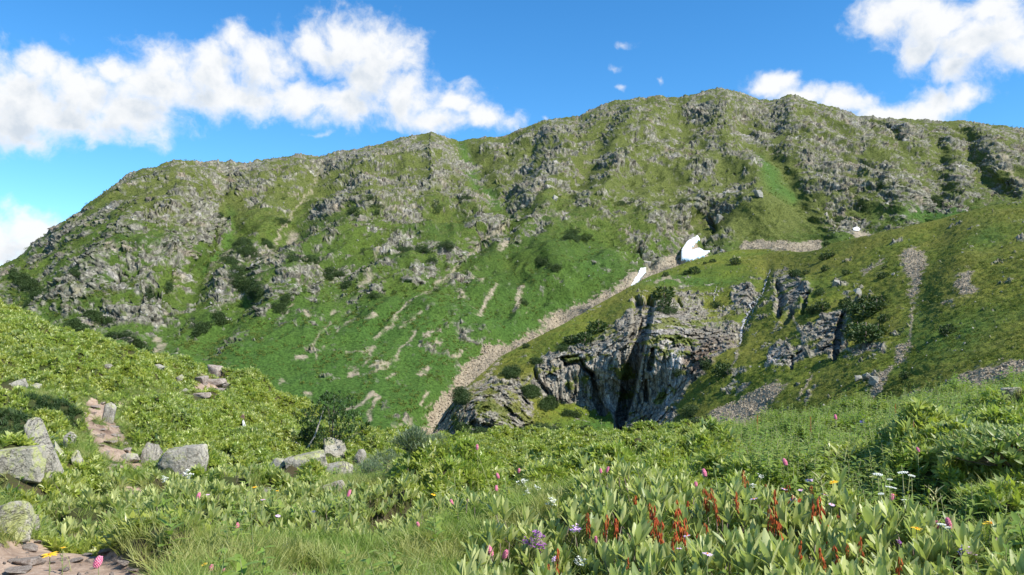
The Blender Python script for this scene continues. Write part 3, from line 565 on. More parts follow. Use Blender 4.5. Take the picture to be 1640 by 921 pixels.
herb = herb * (.3 + .7 * sstep(fbm(X, Y, 0 * X + 21, 3.5, 4, .6), -.22, .02))
near = np.maximum.reduce([soft(polydist(bxj, byj, [(745,1050),(760,890),(830,860),(850,835),(930,805),(1000,785),(1200,772),(1360,800),(1440,830),(1500,860),(1660,880),(2300,880),(2300,1050)]), 6),
                          soft(polydist(bxj, byj, [(60,835),(90,800),(160,770),(300,765),(470,785),(640,790),(770,805),(790,850),(640,862),(520,845),(400,850),(300,850),(180,835)]), 6)]) * (rr < 10.8) * (1 - path)
near = np.clip(near - 0.8 * herb - grass * 0.9, 0, 1)
juni = np.maximum(soft(polydist(bxj, byj, [(-60,640),(0,645),(40,665),(60,705),(40,720),(-60,715)]), 5), soft(polydist(bxj, byj, [(25,640),(90,645),(130,680),(110,695),(60,670)]), 4))
carp = np.clip(1 - path - grass - herb - near - juni, 0, 1)
veg = np.clip(carp + near + juni, 0, 1)
def billow(s_, o_, sd_):
    v = 0; a_ = 1.0; k_ = 1 / s_
    for q_ in range(o_): v = v + a_ * np.abs(perlin(X * k_ + sd_, Y * k_ + 3.3 * q_, 0 * X + sd_ + q_)); a_ *= .5; k_ *= 2.1
    return (v - v.mean()) / v.std()
hum1 = billow(2.2, 3, 4.0); hum2 = billow(0.9, 2, 9.0)
Zg = S + veg * (0.15 * hum1 + 0.07 * hum2) * np.clip(rr / 9, 0.3, 1.15) + (1 - veg) * (0.025 * hum1 + 0.012 * hum2) - 0.10 * path - near * 0.14 - herb * 0.22 - 0.05 * veg + herb * 0.10 * hum1 * np.clip(rr / 9, .3, 1)
Zg = Zg + 0.02 * path * fbm(X, Y, 0 * X, 0.25, 3)
br_ = sstep(fbm(X, Y, 0 * X + 70, 3.2, 4), 0.05, 0.4)
ATTR = dict(path=path, grass=grass, veg=veg, dead=br_ * veg)
# outer skirt down into the valley
ro = np.array([95, 130, 180, 240, 300.0]); Xo = ax_[None, :] / ah[None, :] * ro[:, None]; Yo = ay_[None, :] / ah[None, :] * ro[:, None]
zl = Zg[-1][None, :]; Zo = zl + (np.minimum(-75, zl - 10) - zl) * ((ro - 75) / 225)[:, None] ** 0.8
Vg = np.stack([np.concatenate([X, Xo]), np.concatenate([Y, Yo]), np.concatenate([Zg, Zo])], -1)
Ag = {k: np.concatenate([v, np.repeat(v[-1:] * 0, 5, 0)], 0).ravel() for k, v in ATTR.items()}
def mat_ground():
    m = bpy.data.materials.new('meadow_ground'); m.use_nodes = True; t = NT(m.node_tree); t.n.clear()
    o = t.new('ShaderNodeOutputMaterial'); bs = t.new('ShaderNodeBsdfPrincipled'); bs.inputs['Roughness'].default_value = 0.95; bs.inputs['Specular IOR Level'].default_value = 0.1
    P = t.new('ShaderNodeTexCoord').outputs['Object']
    a = t.noise(P, 1.2, 5, 0.6); b = t.noise(P, 9, 5, 0.65); c = t.noise(P, 60, 3, 0.6)
    under = t.mix(t.ramp(a, 0.4, 0.6), C(0.042, 0.055, 0.018), C(0.060, 0.050, 0.026))
    gr = t.mix(t.ramp(b, 0.35, 0.65), C(0.060, 0.100, 0.022), C(0.12, 0.125, 0.045))
    soil = t.mix(t.ramp(b, 0.3, 0.7), C(0.27, 0.19, 0.135), C(0.42, 0.32, 0.24))
    soil = t.mix(t.ramp(a, 0.50, 0.70), soil, C(0.13, 0.085, 0.06)); soil = t.mix(t.ramp(c, 0.55, 0.75), soil, C(0.40, 0.31, 0.24))
    col = t.mix(t.attr('veg'), gr, under); col = t.mix(t.ramp(t.math('ADD', t.attr('path'), t.math('MULTIPLY_ADD', b, 0.6, -0.3)), 0.4, 0.6), col, soil)
    bp = t.new('ShaderNodeBump', {'Strength': 0.7, 'Distance': 0.02, 'Height': t.math('ADD', t.noise(P, 25, 4, 0.7), t.math('MULTIPLY', c, 0.4))})
    t.l.new(col, bs.inputs['Base Color']); t.l.new(bp.outputs[0], bs.inputs['Normal']); t.l.new(bs.outputs[0], o.inputs[0]); return m
M_GROUND = mat_ground()
Vg_ = Vg.reshape(-1, 3).astype(np.float32); Fg_ = grid_faces(GR + 5, GC)
pv = Ag['path'][Fg_].mean(1) > 0.5
tag(obj('ground', sub_mesh('ground', Vg_, Fg_, ~pv, M_GROUND, Ag)), 'alpine meadow ground in front of the valley', kind='structure')
tag(obj('path', sub_mesh('path', Vg_, Fg_, pv, M_GROUND, Ag)), 'trodden reddish earth hiking path', kind='structure')
gx = np.linspace(-9000, 9000, 41); GXX, GYY = np.meshgrid(gx, gx); GZZ = -78 + 0 * GXX + 14 * fbm(GXX, GYY, 0 * GXX, 900, 3)
GZZ = np.minimum(GZZ, -76)
tag(obj('valley_floor', mesh_np('valley_floor', np.stack([GXX, GYY, GZZ], -1).reshape(-1, 3), grid_faces(41, 41), M_VAL)), 'green valley floor reaching to the horizon', kind='structure')

LR0, LR1 = math.log(0.9), math.log(75)
def gsample(arr, x, y):
    az_ = x / np.maximum(y, 1e-6); px = CX + F * az_ * (math.cos(PITCH) - ((CY - 600.0) / F) * math.sin(PITCH))
    u = np.clip(np.interp(px, gcols, np.arange(GC)), 0, GC - 1.001); v = np.clip((np.log(np.hypot(x, y)) - LR0) / (LR1 - LR0) * (GR - 1), 0, GR - 1.001)
    i, j = u.astype(int), v.astype(int); fu, fv = u - i, v - j
    return (arr[j, i] * (1 - fu) + arr[j, i + 1] * fu) * (1 - fv) + (arr[j + 1, i] * (1 - fu) + arr[j + 1, i + 1] * fu) * fv
Zc = Zg + .20 * near + .12 * herb + .05 * carp
def hit(px, py, rmin=2.5, rmax=60, can=False):
    r = np.exp(np.linspace(math.log(rmin), math.log(rmax), 500)); x, y, z = at(px, py, r); g_ = gsample(Zc if can else Zg, x, y)
    k = np.argmax(z < g_)
    if not (z < g_).any(): k = np.argmin(z - g_)
    return Vector((x[k], y[k], g_[k])), r[k]

ROCKS = [ # px, base py, width px, height px, label, seed, opts
 (290,756,78,52,'large pale boulder with a flat sloping top beside the upper path',1,dict(mat='B',flat=True)),
 (236,744,38,30,'rounded whitish boulder directly left of the large pale path boulder',2,dict(mat='B')),
 (204,740,32,12,'thin dark edged slab bridging the earth path beside the rounded boulder',3,dict(mat='B')),
 (170,676,32,28,'grey stone standing in the upper bend of the earth path',4,dict(mat='B')),
 (18,758,84,44,'broad yellow lichened boulder at the left edge under the juniper',5,dict(mat='Y',flat=True)),
 (66,745,40,74,'tall slanting pale slab rising out of the left boulder group',6,dict(mat='B',tilt=-.45)),
 (97,742,34,60,'pointed yellowish slab leaning at the right of the left boulder group',7,dict(mat='Y',tilt=-.3)),
 (70,758,30,30,'low blocky stone wedged between the slabs of the left boulder group',8,dict(mat='B')),
 (122,756,30,28,'small lichened block at the foot of the pointed yellowish slab',9,dict(mat='Y')),
 (110,716,20,22,'little grey stone in grass above the small lichened block',10,dict(mat='B')),
 (22,630,36,14,'flat grey stone showing in the shrubs at the far left edge',11,dict(mat='B')),
 (52,622,20,9,'small grey stone just right of the flat stone at the far left edge',12,dict(mat='B')),
 (340,602,34,20,'pointed pale stone on the skyline where the path goes over the crest',13,dict(mat='S')),
 (322,614,26,12,'reddish slab left below the pointed skyline stone',14,dict(mat='S')),
 (342,618,36,12,'broad pinkish slab in the path under the pointed skyline stone',15,dict(mat='S',flat=True)),
 (354,630,30,10,'lowest pinkish slab of the crest path steps',16,dict(mat='S',flat=True)),
 (320,636,34,8,'long low slab at the foot of the crest path steps',17,dict(mat='S',flat=True)),
 (284,616,22,16,'narrow tilted grey stone in the rhododendron left of the crest path',18,dict(mat='B',tilt=.5)),
 (293,630,24,8,'small grey stone lying beside the crest path below the tilted one',19,dict(mat='B')),
 (252,594,22,7,'grey stone high in the shrubs under the left skyline',20,dict(mat='B')),
 (484,762,78,32,'big flat lichened slab with a sharp right edge in the middle rocks',21,dict(mat='Y',flat=True,tilt=-.12)),
 (448,752,40,16,'long low stone running left from the big flat slab',22,dict(mat='B')),
 (532,732,44,30,'grey boulder under the dark leafy bush',23,dict(mat='B')),
 (540,768,58,32,'rough yellow lichened boulder right of the big flat slab',24,dict(mat='Y')),
 (536,792,44,22,'lower lichened boulder sunk in grass under the rough yellow one',25,dict(mat='Y')),
 (574,748,28,24,'grey stone half hidden by the grey green willow',26,dict(mat='B')),
 (412,755,18,12,'small grey stone left of the long low stone',27,dict(mat='B')),
 (428,795,32,12,'flat grey stone showing over the pale shoots in the middle',28,dict(mat='B')),
 (12,856,64,44,'round lichened boulder at the left edge above the lower path',29,dict(mat='Y')),
 (50,846,20,18,'small pale stone touching the round lichened boulder at the left edge',30,dict(mat='B')),
 (410,916,52,16,'pale stone almost buried in the grass at the lower edge',31,dict(mat='B',flat=True)),
 (1624,632,34,14,'smooth grey stone on the meadow crest at the right edge',32,dict(mat='B',flat=True)),
 (388,683,11,11,'small white stone among the rhododendrons of the left slope',33,dict(mat='W')),
 (388,675,8,8,'small pinkish stone resting behind the white stone on the left slope',34,dict(mat='P')),
 (172,590,14,6,'tiny pale stone in the shrubs near the left skyline',35,dict(mat='B'))]
RK = []
for q in ROCKS:
    p_, r_ = hit(q[0], q[1]); RK.append((p_.x, p_.y, q[2] * r_ / F * .5, r_))
def clear(x, y, k=1.0):
    o_ = np.ones(len(x), bool)
    for a, b, w_, r_ in RK:
        # ground taken by the stone and the trampled strip at its foot
        ux, uy = a / r_, b / r_; dx, dy = x - a, y - b; al = dx * ux + dy * uy; ac = -dx * uy + dy * ux
        o_ &= ~((np.abs(ac) < w_ * .92 * k) & (al > -w_ * .95 * k - .04) & (al < w_ * .9))
    return o_

# ---------------------------------------------------------------- plant materials
def mat_leaf(name, top, under, var, trans=0.3, rough=0.5, wscale=0.6, brown=0.0, spec=0.35):
    m = bpy.data.materials.new(name); m.use_nodes = True; t = NT(m.node_tree); t.n.clear()
    o = t.new('ShaderNodeOutputMaterial'); bs = t.new('ShaderNodeBsdfPrincipled'); bs.inputs['Roughness'].default_value = rough; bs.inputs['Specular IOR Level'].default_value = spec
    geo = t.new('ShaderNodeNewGeometry'); rnd = t.new('ShaderNodeObjectInfo').outputs['Random']
    n = t.noise(geo.outputs['Position'], wscale, 3, 0.6); isl = geo.outputs['Random Per Island']
    c = t.mix(geo.outputs['Backfacing'], top, under)
    c = t.mix(t.math('MULTIPLY', t.ramp(t.math('ADD', n, t.math('MULTIPLY_ADD', rnd, 0.24, -0.12)), 0.40, 0.62), 0.85), c, var)
    c = t.mix(t.ramp(isl, 0.0, 1.0, 0.0, 0.5, False), c, t.mix(1.0, c, C(1.55, 1.45, 1.3), 'MULTIPLY'))
    if brown: c = t.mix(t.ramp(t.math('FRACT', t.math('MULTIPLY', isl, 17.3)), 1 - brown, 1 - brown * 0.8), c, C(0.20, 0.095, 0.035))
    tr = t.new('ShaderNodeBsdfTranslucent', {'Color': t.mix(1.0, c, C(1.3, 1.5, 0.7), 'MULTIPLY')})
    mx = t.new('ShaderNodeMixShader', {0: trans, 1: bs, 2: tr})
    t.l.new(c, bs.inputs['Base Color']); t.l.new(mx.outputs[0], o.inputs[0]); return m
M_RL = mat_leaf('rhododendron_leaf', C(0.15, 0.205, 0.055), C(0.52, 0.54, 0.26), C(0.38, 0.41, 0.16), 0.28, 0.42, 0.8, 0.012)
M_RC = mat_leaf('rhododendron_carpet', C(0.225, 0.30, 0.046), C(0.30, 0.36, 0.095), C(0.30, 0.325, 0.062), 0.34, 0.36, 0.45, 0.02, 0.5)
M_GRS = mat_leaf('grass_blade', C(0.17, 0.25, 0.045), C(0.18, 0.26, 0.055), C(0.33, 0.33, 0.12), 0.35, 0.5, 1.2)
M_HRB = mat_leaf('herb_leaf', C(0.16, 0.25, 0.042), C(0.21, 0.29, 0.075), C(0.24, 0.29, 0.065), 0.3, 0.5, 1.0)
M_JUN = mat_leaf('juniper', C(0.030, 0.062, 0.018), C(0.035, 0.07, 0.02), C(0.05, 0.085, 0.02), 0.15, 0.6, 1.0)
M_SHR = mat_leaf('shrub_leaf', C(0.040, 0.078, 0.020), C(0.06, 0.10, 0.03), C(0.055, 0.098, 0.024), 0.2, 0.5, 0.8)
M_WIL = mat_leaf('willow_leaf', C(0.105, 0.15, 0.075), C(0.26, 0.30, 0.22), C(0.15, 0.19, 0.11), 0.25, 0.5, 1.0)
M_FSH = mat_leaf('far_shrub', C(0.034, 0.062, 0.014), C(0.04, 0.07, 0.018), C(0.045, 0.08, 0.018), 0.15, 0.6, 0.03)
M_WOOD = mat_simple('wood', C(0.22, 0.18, 0.14), 0.85, C(0.12, 0.09, 0.07), 12, 0.005)
M_STEM = mat_simple('green_stem', C(0.15, 0.20, 0.06), 0.6, C(0.22, 0.22, 0.10), 8)
M_STRAW = mat_simple('straw', C(0.38, 0.36, 0.17), 0.7, C(0.28, 0.29, 0.12), 5)
M_RUST = mat_simple('withered', C(0.34, 0.045, 0.018), 0.7, C(0.50, 0.13, 0.03), 40)
M_PINK = mat_simple('pink_petal', C(0.75, 0.17, 0.30), 0.6, C(0.82, 0.35, 0.45), 90, 0.004)
M_PURP = mat_simple('purple_petal', C(0.34, 0.07, 0.38), 0.6, C(0.55, 0.22, 0.60), 70, 0.003)
M_LIL = mat_simple('lilac_petal', C(0.68, 0.42, 0.72), 0.6, C(0.78, 0.60, 0.80), 60)
M_YEL = mat_simple('yellow_petal', C(0.85, 0.48, 0.015), 0.6, C(0.90, 0.60, 0.03), 60)
M_WHT = mat_simple('white_petal', C(0.72, 0.74, 0.62), 0.6, C(0.82, 0.82, 0.74), 60)
M_BLU = mat_simple('blue_petal', C(0.13, 0.12, 0.42), 0.6, C(0.25, 0.22, 0.60), 60)
M_ORC = mat_simple('orange_centre', C(0.75, 0.28, 0.01), 0.7)
def mat_rock(name, a, b, lich, amt, scale=3.0):
    m = bpy.data.materials.new(name); m.use_nodes = True; t = NT(m.node_tree); t.n.clear()
    o = t.new('ShaderNodeOutputMaterial'); bs = t.new('ShaderNodeBsdfPrincipled'); bs.inputs['Roughness'].default_value = 0.9; bs.inputs['Specular IOR Level'].default_value = 0.2
    P = t.vmath('ADD', t.new('ShaderNodeTexCoord').outputs['Object'], t.new('ShaderNodeObjectInfo').outputs['Location'])
    n1 = t.noise(P, scale, 6, 0.65); n2 = t.noise(P, scale * 9, 5, 0.7); n3 = t.noise(P, scale * 1.7, 5, 0.7, 0.6); n4 = t.noise(P, scale * 0.6, 6, 0.75, 1.5)
    c = t.mix(t.ramp(n1, 0.38, 0.62), a, b); c = t.mix(t.math('MULTIPLY', t.ramp(n2, 0.5, 0.68), 0.6), c, C(0.09, 0.085, 0.075))
    sp = t.new('ShaderNodeSeparateXYZ', {0: t.new('ShaderNodeNewGeometry').outputs['Normal']})
    c = t.mix(t.math('MULTIPLY', t.ramp(t.math('ADD', n3, t.math('MULTIPLY', sp.outputs[2], 0.08)), 0.60 - amt, 0.68 - amt), t.ramp(n2, 0.30, 0.5)), c, lich)
    crack = t.ramp(t.math('ABSOLUTE', t.math('SUBTRACT', n4, 0.5)), 0.0, 0.012, 1.0, 0.0)
    c = t.mix(t.math('MULTIPLY', crack, 0.7), c, C(0.05, 0.045, 0.04))
    hgt = t.math('ADD', t.math('ADD', t.noise(P, scale * 4, 8, 0.75), t.math('MULTIPLY', crack, -0.5)), n1)
    bp = t.new('ShaderNodeBump', {'Strength': 0.9, 'Distance': 0.10 / scale * 3 * 0.35, 'Height': hgt})
    t.l.new(c, bs.inputs['Base Color']); t.l.new(bp.outputs[0], bs.inputs['Normal']); t.l.new(bs.outputs[0], o.inputs[0]); return m
M_BOUL = mat_rock('lichen_rock', C(0.44, 0.405, 0.33), C(0.31, 0.285, 0.235), C(0.36, 0.36, 0.19), 0.03)
M_BOULY = mat_rock('yellow_lichen_rock', C(0.46, 0.425, 0.34), C(0.34, 0.31, 0.25), C(0.40, 0.41, 0.18), 0.08)
M_STONE = mat_rock('path_stone', C(0.40, 0.34, 0.29), C(0.28, 0.22, 0.18), C(0.38, 0.35, 0.28), 0.0, 8)
M_WSTONE = mat_rock('white_stone', C(0.80, 0.80, 0.77), C(0.68, 0.67, 0.63), C(0.75, 0.75, 0.70), 0.0, 8)
M_PSTONE = mat_rock('pink_stone', C(0.48, 0.30, 0.25), C(0.32, 0.19, 0.16), C(0.42, 0.30, 0.26), 0.0, 8)
M_FBOUL = mat_rock('far_boulder', C(0.38, 0.365, 0.32), C(0.26, 0.25, 0.22), C(0.33, 0.32, 0.22), 0.05, 0.6)

# ---------------------------------------------------------------- shape builders
class MB:
    def __init__(s): s.V, s.F, s.M = [], [], []
    def leaf(s, base, d, up, L, Wd, rows=3, fold=0.25, droop=0.12, mi=0, prof=None):
        d = Vector(d).normalized(); side = d.cross(Vector(up))
        if side.length < 1e-4: side = d.cross(Vector((1, 0, 0)))
        side.normalize(); nrm = side.cross(d).normalized(); base = Vector(base); k0 = len(s.V)
        for i in range(rows + 1):
            t = i / rows; wd = (prof[i] if prof else math.sin(math.pi * min(1, 0.06 + 0.90 * t)) ** 0.8) * Wd * 0.5
            c = base + d * (L * t) - nrm * (droop * L * t * t); e = nrm * (fold * wd)
            s.V += [c - side * wd + e, c, c + side * wd + e]
            if i:
                k = k0 + 3 * i; s.F += [[k - 3, k - 2, k + 1, k], [k - 2, k - 1, k + 2, k + 1]]; s.M += [mi, mi]
    def blade(s, base, d, bend, L, wd, rows=3, mi=0):
        base, d, bend = Vector(base), Vector(d).normalized(), Vector(bend); side = d.cross(Vector((0.3, 0.2, 1)));
        if side.length < 1e-3: side = Vector((1, 0, 0))
        side.normalize(); k0 = len(s.V)
        for i in range(rows + 1):
            t = i / rows; c = base + d * (L * t) + bend * (L * t * t); w_ = wd * (1 - t) ** 0.6 * 0.5 + 0.0004
            s.V += [c - side * w_, c + side * w_]
            if i: k = k0 + 2 * i; s.F.append([k - 2, k - 1, k + 1, k]); s.M.append(mi)
    def tube(s, pts, rad, sides=5, mi=0):
        k0 = len(s.V); n = len(pts); pts = [Vector(p) for p in pts]
        for i, p in enumerate(pts):
            d = (pts[min(i + 1, n - 1)] - pts[max(i - 1, 0)]).normalized(); a = d.orthogonal().normalized(); b = d.cross(a); r = rad[i] if hasattr(rad, '__len__') else rad
            for j in range(sides): th = 2 * math.pi * j / sides; s.V.append(p + (a * math.cos(th) + b * math.sin(th)) * r)
            if i:
                for j in range(sides): q = (j + 1) % sides; k = k0 + i * sides; s.F.append([k - sides + j, k - sides + q, k + q, k + j]); s.M.append(mi)
        s.F.append([k0 + (n - 1) * sides + j for j in range(sides)]); s.M.append(mi)
    def ball(s, c, r, mi=0, sq=(1, 1, 1), seg=6, rings=4):
        c = Vector(c); k0 = len(s.V); s.V.append(c + Vector((0, 0, -r * sq[2])))
        for i in range(1, rings):
            ph = math.pi * i / rings - math.pi / 2
            for j in range(seg): th = 2 * math.pi * (j + .5 * i) / seg; s.V.append(c + Vector((math.cos(ph) * math.cos(th) * r * sq[0], math.cos(ph) * math.sin(th) * r * sq[1], math.sin(ph) * r * sq[2])))
        s.V.append(c + Vector((0, 0, r * sq[2]))); top = len(s.V) - 1
        for j in range(seg):
            q = (j + 1) % seg; s.F.append([k0, k0 + 1 + q, k0 + 1 + j]); s.M.append(mi)
            for i in range(rings - 2): a = k0 + 1 + i * seg; s.F.append([a + j, a + q, a + seg + q, a + seg + j]); s.M.append(mi)
            a = k0 + 1 + (rings - 2) * seg; s.F.append([a + j, a + q, top]); s.M.append(mi)
    def mesh(s, name, mats, smooth=True):
        me = bpy.data.meshes.new(name); me.from_pydata([tuple(v) for v in s.V], [], s.F)
        for m in mats: me.materials.append(m)
        me.polygons.foreach_set('material_index', s.M)
        if smooth: me.polygons.foreach_set('use_smooth', [True] * len(s.F))
        me.update(); return me
rnd = random.Random(11)
def U(a, b): return rnd.uniform(a, b)
def radial(phi, e): return Vector((math.cos(phi) * math.cos(e), math.sin(phi) * math.cos(e), math.sin(e)))
def shoot_mesh(n, L, Wd, e0, e1, rows, stem=0.0):
    b = MB()
    for i in range(n):
        phi = i * 2.4 + U(-.3, .3); t = i / (n - 1); e = e0 + (e1 - e0) * t + U(-.15, .15); d = radial(phi, e)
        b.leaf((0, 0, 0.012 * t), d, (0, 0, 1) if e < 1.3 else (-math.cos(phi), -math.sin(phi), 0.2), L * U(.75, 1.1), Wd * U(.85, 1.1), rows, 0.3, U(0.02, .18))
    if stem: b.tube([(U(-.03, .03), U(-.03, .03), -stem), (0, 0, 0.01)], [0.005, 0.004], 3, 1)
    return b.mesh('shoot', [M_RL, M_WOOD] if stem else [M_RL])
def carpet_mesh(n, L, Wd, mat):
    b = MB()
    for i in range(n):
        phi = i * 2.4 + U(-.4, .4); e = U(0.15, 1.15); d = radial(phi, e)
        b.leaf((math.cos(phi) * .01, math.sin(phi) * .01, U(-.02, .03)), d, (0, 0, 1), L * U(.7, 1.15), Wd * U(.85, 1.15), 2, 0.25, U(.0, .2), prof=[0.25, 1.0, 0.12])
    return b.mesh('sprig', [mat])
def tuft_mesh(n, L, wd, spread=0.45, mat=None):
    b = MB()
    for i in range(n):
        phi = U(0, 6.28); e = U(1.0, 1.5); d = radial(phi, e); b.blade((U(-.03, .03), U(-.03, .03), -0.02), d, Vector((math.cos(phi), math.sin(phi), -0.5)) * U(0.1, spread), L * U(.5, 1.1), wd)
    return b.mesh('tuft', [mat or M_GRS])
def herb_mesh(H, nl, L, Wd, mat=None, umb=False):
    b = MB(); ph0 = U(0, 6)
    lean = Vector((U(-.1, .1), U(-.1, .1), 1)); b.tube([(0, 0, -.05), lean * H * .5, lean * H], [0.004, 0.003, 0.0015], 3, 1)
    for i in range(nl):
        t = (i + 1) / nl; phi = ph0 + i * 2.2; d = radial(phi, U(.1, .8)); s_ = (1.15 - 0.6 * t)
        b.leaf(lean * H * t * .97, d, (0, 0, 1), L * s_ * U(.8, 1.15), Wd * s_, 3, 0.2, U(.1, .5))
    return b.mesh('herb', [mat or M_HRB, M_STEM])
def crown_mesh(n, size, mat, flat=0.75, leaf=0.16):
    b = MB()
    for i in range(n):
        v = Vector((rnd.gauss(0, 1), rnd.gauss(0, 1), rnd.gauss(0, 1))).normalized(); lob = 0.78 + 0.28 * math.sin(v.x * 5 + size) * math.cos(v.y * 4 + v.z * 3)
        p = v * (lob * U(0.55, 1.0) ** 0.5); p.z = p.z * flat + flat * .55; d = (v + Vector((U(-1, 1), U(-1, 1), U(-.6, 1)))).normalized()
        b.leaf(p * size, d, v + Vector((U(-.4, .4), U(-.4, .4), .4)), leaf * size * U(.7, 1.4), leaf * .8 * size, 1, 0.3, 0.0, prof=[0.5, 0.7])
    return b.mesh('crown', [mat])
def rock_bm(dims, seed, sub=3, nplanes=11, rough=0.03, tilt=0.0, flat_top=False):
    """angular block: hull of random points, worn edges, cracked skin"""
    import bmesh
    bm = bmesh.new(); r = np.random.default_rng(seed); n_ = max(9, nplanes)
    pts = r.normal(size=(n_, 3)); pts /= (np.abs(pts) ** 3).sum(1)[:, None] ** (1 / 3); pts *= r.uniform(.82, 1.0, n_)[:, None]
    if flat_top: pts[:, 2] = np.minimum(pts[:, 2], .55 + .12 * pts[:, 0]); pts = np.concatenate([pts, [[.7, .5, .6], [-.7, .4, .45], [.6, -.6, .6], [-.6, -.7, .42]]])
    for q in pts: bm.verts.new(q)
    g_ = bmesh.ops.convex_hull(bm, input=bm.verts); bmesh.ops.delete(bm, geom=[v for v in bm.verts if not v.link_faces], context='VERTS')
    bmesh.ops.dissolve_limit(bm, angle_limit=.12, verts=bm.verts, edges=bm.edges)
    if sub > 1: bmesh.ops.bevel(bm, geom=bm.edges[:], offset=.05, segments=1, affect='EDGES', clamp_overlap=True)
    bmesh.ops.triangulate(bm, faces=bm.faces)
    for _ in range(max(0, sub - 1)): bmesh.ops.subdivide_edges(bm, edges=[e for e in bm.edges if e.calc_length() > .14], cuts=1, use_grid_fill=False); bmesh.ops.triangulate(bm, faces=bm.faces)
    co = np.array([v.co[:] for v in bm.verts]); nz = fbm(co[:, 0] + seed, co[:, 1], co[:, 2], 0.8, 4, 0.6); n2_ = fbm(co[:, 0] + seed, co[:, 1] * 2.5, co[:, 2], 0.22, 3, 0.6)
    if sub > 1: co *= (1 + rough * 3.0 * nz + rough * 1.6 * n2_)[:, None]
    co *= np.array(dims) * 0.5
    for v, c in zip(bm.verts, co): v.co = c
    if tilt: bmesh.ops.rotate(bm, verts=bm.verts, cent=(0, 0, 0), matrix=Matrix.Rotation(tilt, 3, 'Y'))
    bmesh.ops.recalc_face_normals(bm, faces=bm.faces)
    return bm
def rock_mesh(dims, seed, mat, **k):
    bm = rock_bm(dims, seed, **k); me = bpy.data.meshes.new('rock'); bm.to_mesh(me); bm.free(); me.materials.append(mat)
    me.polygons.foreach_set('use_smooth', [True] * len(me.polygons))
    try: me.set_sharp_from_angle(angle=math.radians(24))
    except Exception: pass
    return me

# ---------------------------------------------------------------- scattering of uncountable cover
def scatter(name, meshes, P, rot, scl, idx, label):
    srcc = bpy.data.collections.new('kinds_of_' + name)
    for i, me in enumerate(meshes):
        so = bpy.data.objects.new('%s_%02d' % (me.name.split('.')[0], i), me); srcc.objects.link(so)
    me = bpy.data.meshes.new(name); n_ = len(P); me.vertices.add(n_); me.vertices.foreach_set('co', np.asarray(P, np.float32).ravel())
    a = me.attributes.new('rot', 'FLOAT_VECTOR', 'POINT'); a.data.foreach_set('vector', np.asarray(rot, np.float32).ravel())
    a = me.attributes.new('scl', 'FLOAT', 'POINT'); a.data.foreach_set('value', np.asarray(scl, np.float32))
    a = me.attributes.new('kid', 'INT', 'POINT'); a.data.foreach_set('value', np.asarray(idx, np.int32)); me.update()
    o = obj(name, me); tag(o, label, kind='stuff')
    t = bpy.data.node_groups.new('scatter', 'GeometryNodeTree'); t.interface.new_socket('G', in_out='INPUT', socket_type='NodeSocketGeometry'); t.interface.new_socket('G', in_out='OUTPUT', socket_type='NodeSocketGeometry')
    q = NT(t); gi = q.new('NodeGroupInput'); go = q.new('NodeGroupOutput'); ci = q.new('GeometryNodeCollectionInfo'); ci.inputs[0].default_value = srcc; ci.inputs['Separate Children'].default_value = True; ci.inputs['Reset Children'].default_value = True
    iop = q.new('GeometryNodeInstanceOnPoints'); iop.inputs['Pick Instance'].default_value = True
    def na(nm, dt): nd = q.new('GeometryNodeInputNamedAttribute'); nd.data_type = dt; nd.inputs[0].default_value = nm; return nd.outputs[0]
    e2r = q.new('FunctionNodeEulerToRotation'); t.links.new(na('rot', 'FLOAT_VECTOR'), e2r.inputs[0])
    t.links.new(gi.outputs[0], iop.inputs['Points']); t.links.new(ci.outputs[0], iop.inputs['Instance']); t.links.new(na('kid', 'INT'), iop.inputs['Instance Index'])
    t.links.new(e2r.outputs[0], iop.inputs['Rotation']); t.links.new(na('scl', 'FLOAT'), iop.inputs['Scale']); t.links.new(iop.outputs[0], go.inputs[0])
    md = o.modifiers.new('scatter', 'NODES'); md.node_group = t; return o
# slopes for leaning with the ground
dzx = np.zeros_like(Zg); dzy = np.zeros_like(Zg)
_Xc, _Yc = X, Y
gN = np.cross(np.gradient(np.stack([X, Y, Zg], -1), axis=1), np.gradient(np.stack([X, Y, Zg], -1), axis=0)); gN /= np.linalg.norm(gN, axis=-1, keepdims=True); gN *= np.sign(gN[..., 2:3])
def cand(n_, r0, r1, p=1.0):
    """points over the sector, density falling as r^-p"""
    u = RNG.random(n_); e = 2 - p; r = (r0 ** e + u * (r1 ** e - r0 ** e)) ** (1 / e) if e else r0 * (r1 / r0) ** u
    a = np.radians(RNG.uniform(-1, 1, n_) * (41 + 20 * np.clip(1 - (r - 5) / 9, 0, 1))); return r * np.sin(a), r * np.cos(a), r
def place(x, y, lean=0.35, nlean=0.6):
    n_ = len(x); nx, ny = gsample(gN[..., 0], x, y), gsample(gN[..., 1], x, y)
    tx = nx * nlean + RNG.normal(0, lean, n_) * .5; ty = ny * nlean + RNG.normal(0, lean, n_) * .5
    return np.stack([-ty, tx, RNG.uniform(0, 6.28, n_)], 1)
rcv = lambda x, y: gsample(np.repeat(rc, GR, 0), x, y)
M_ = lambda arr, x, y: gsample(arr, x, y)
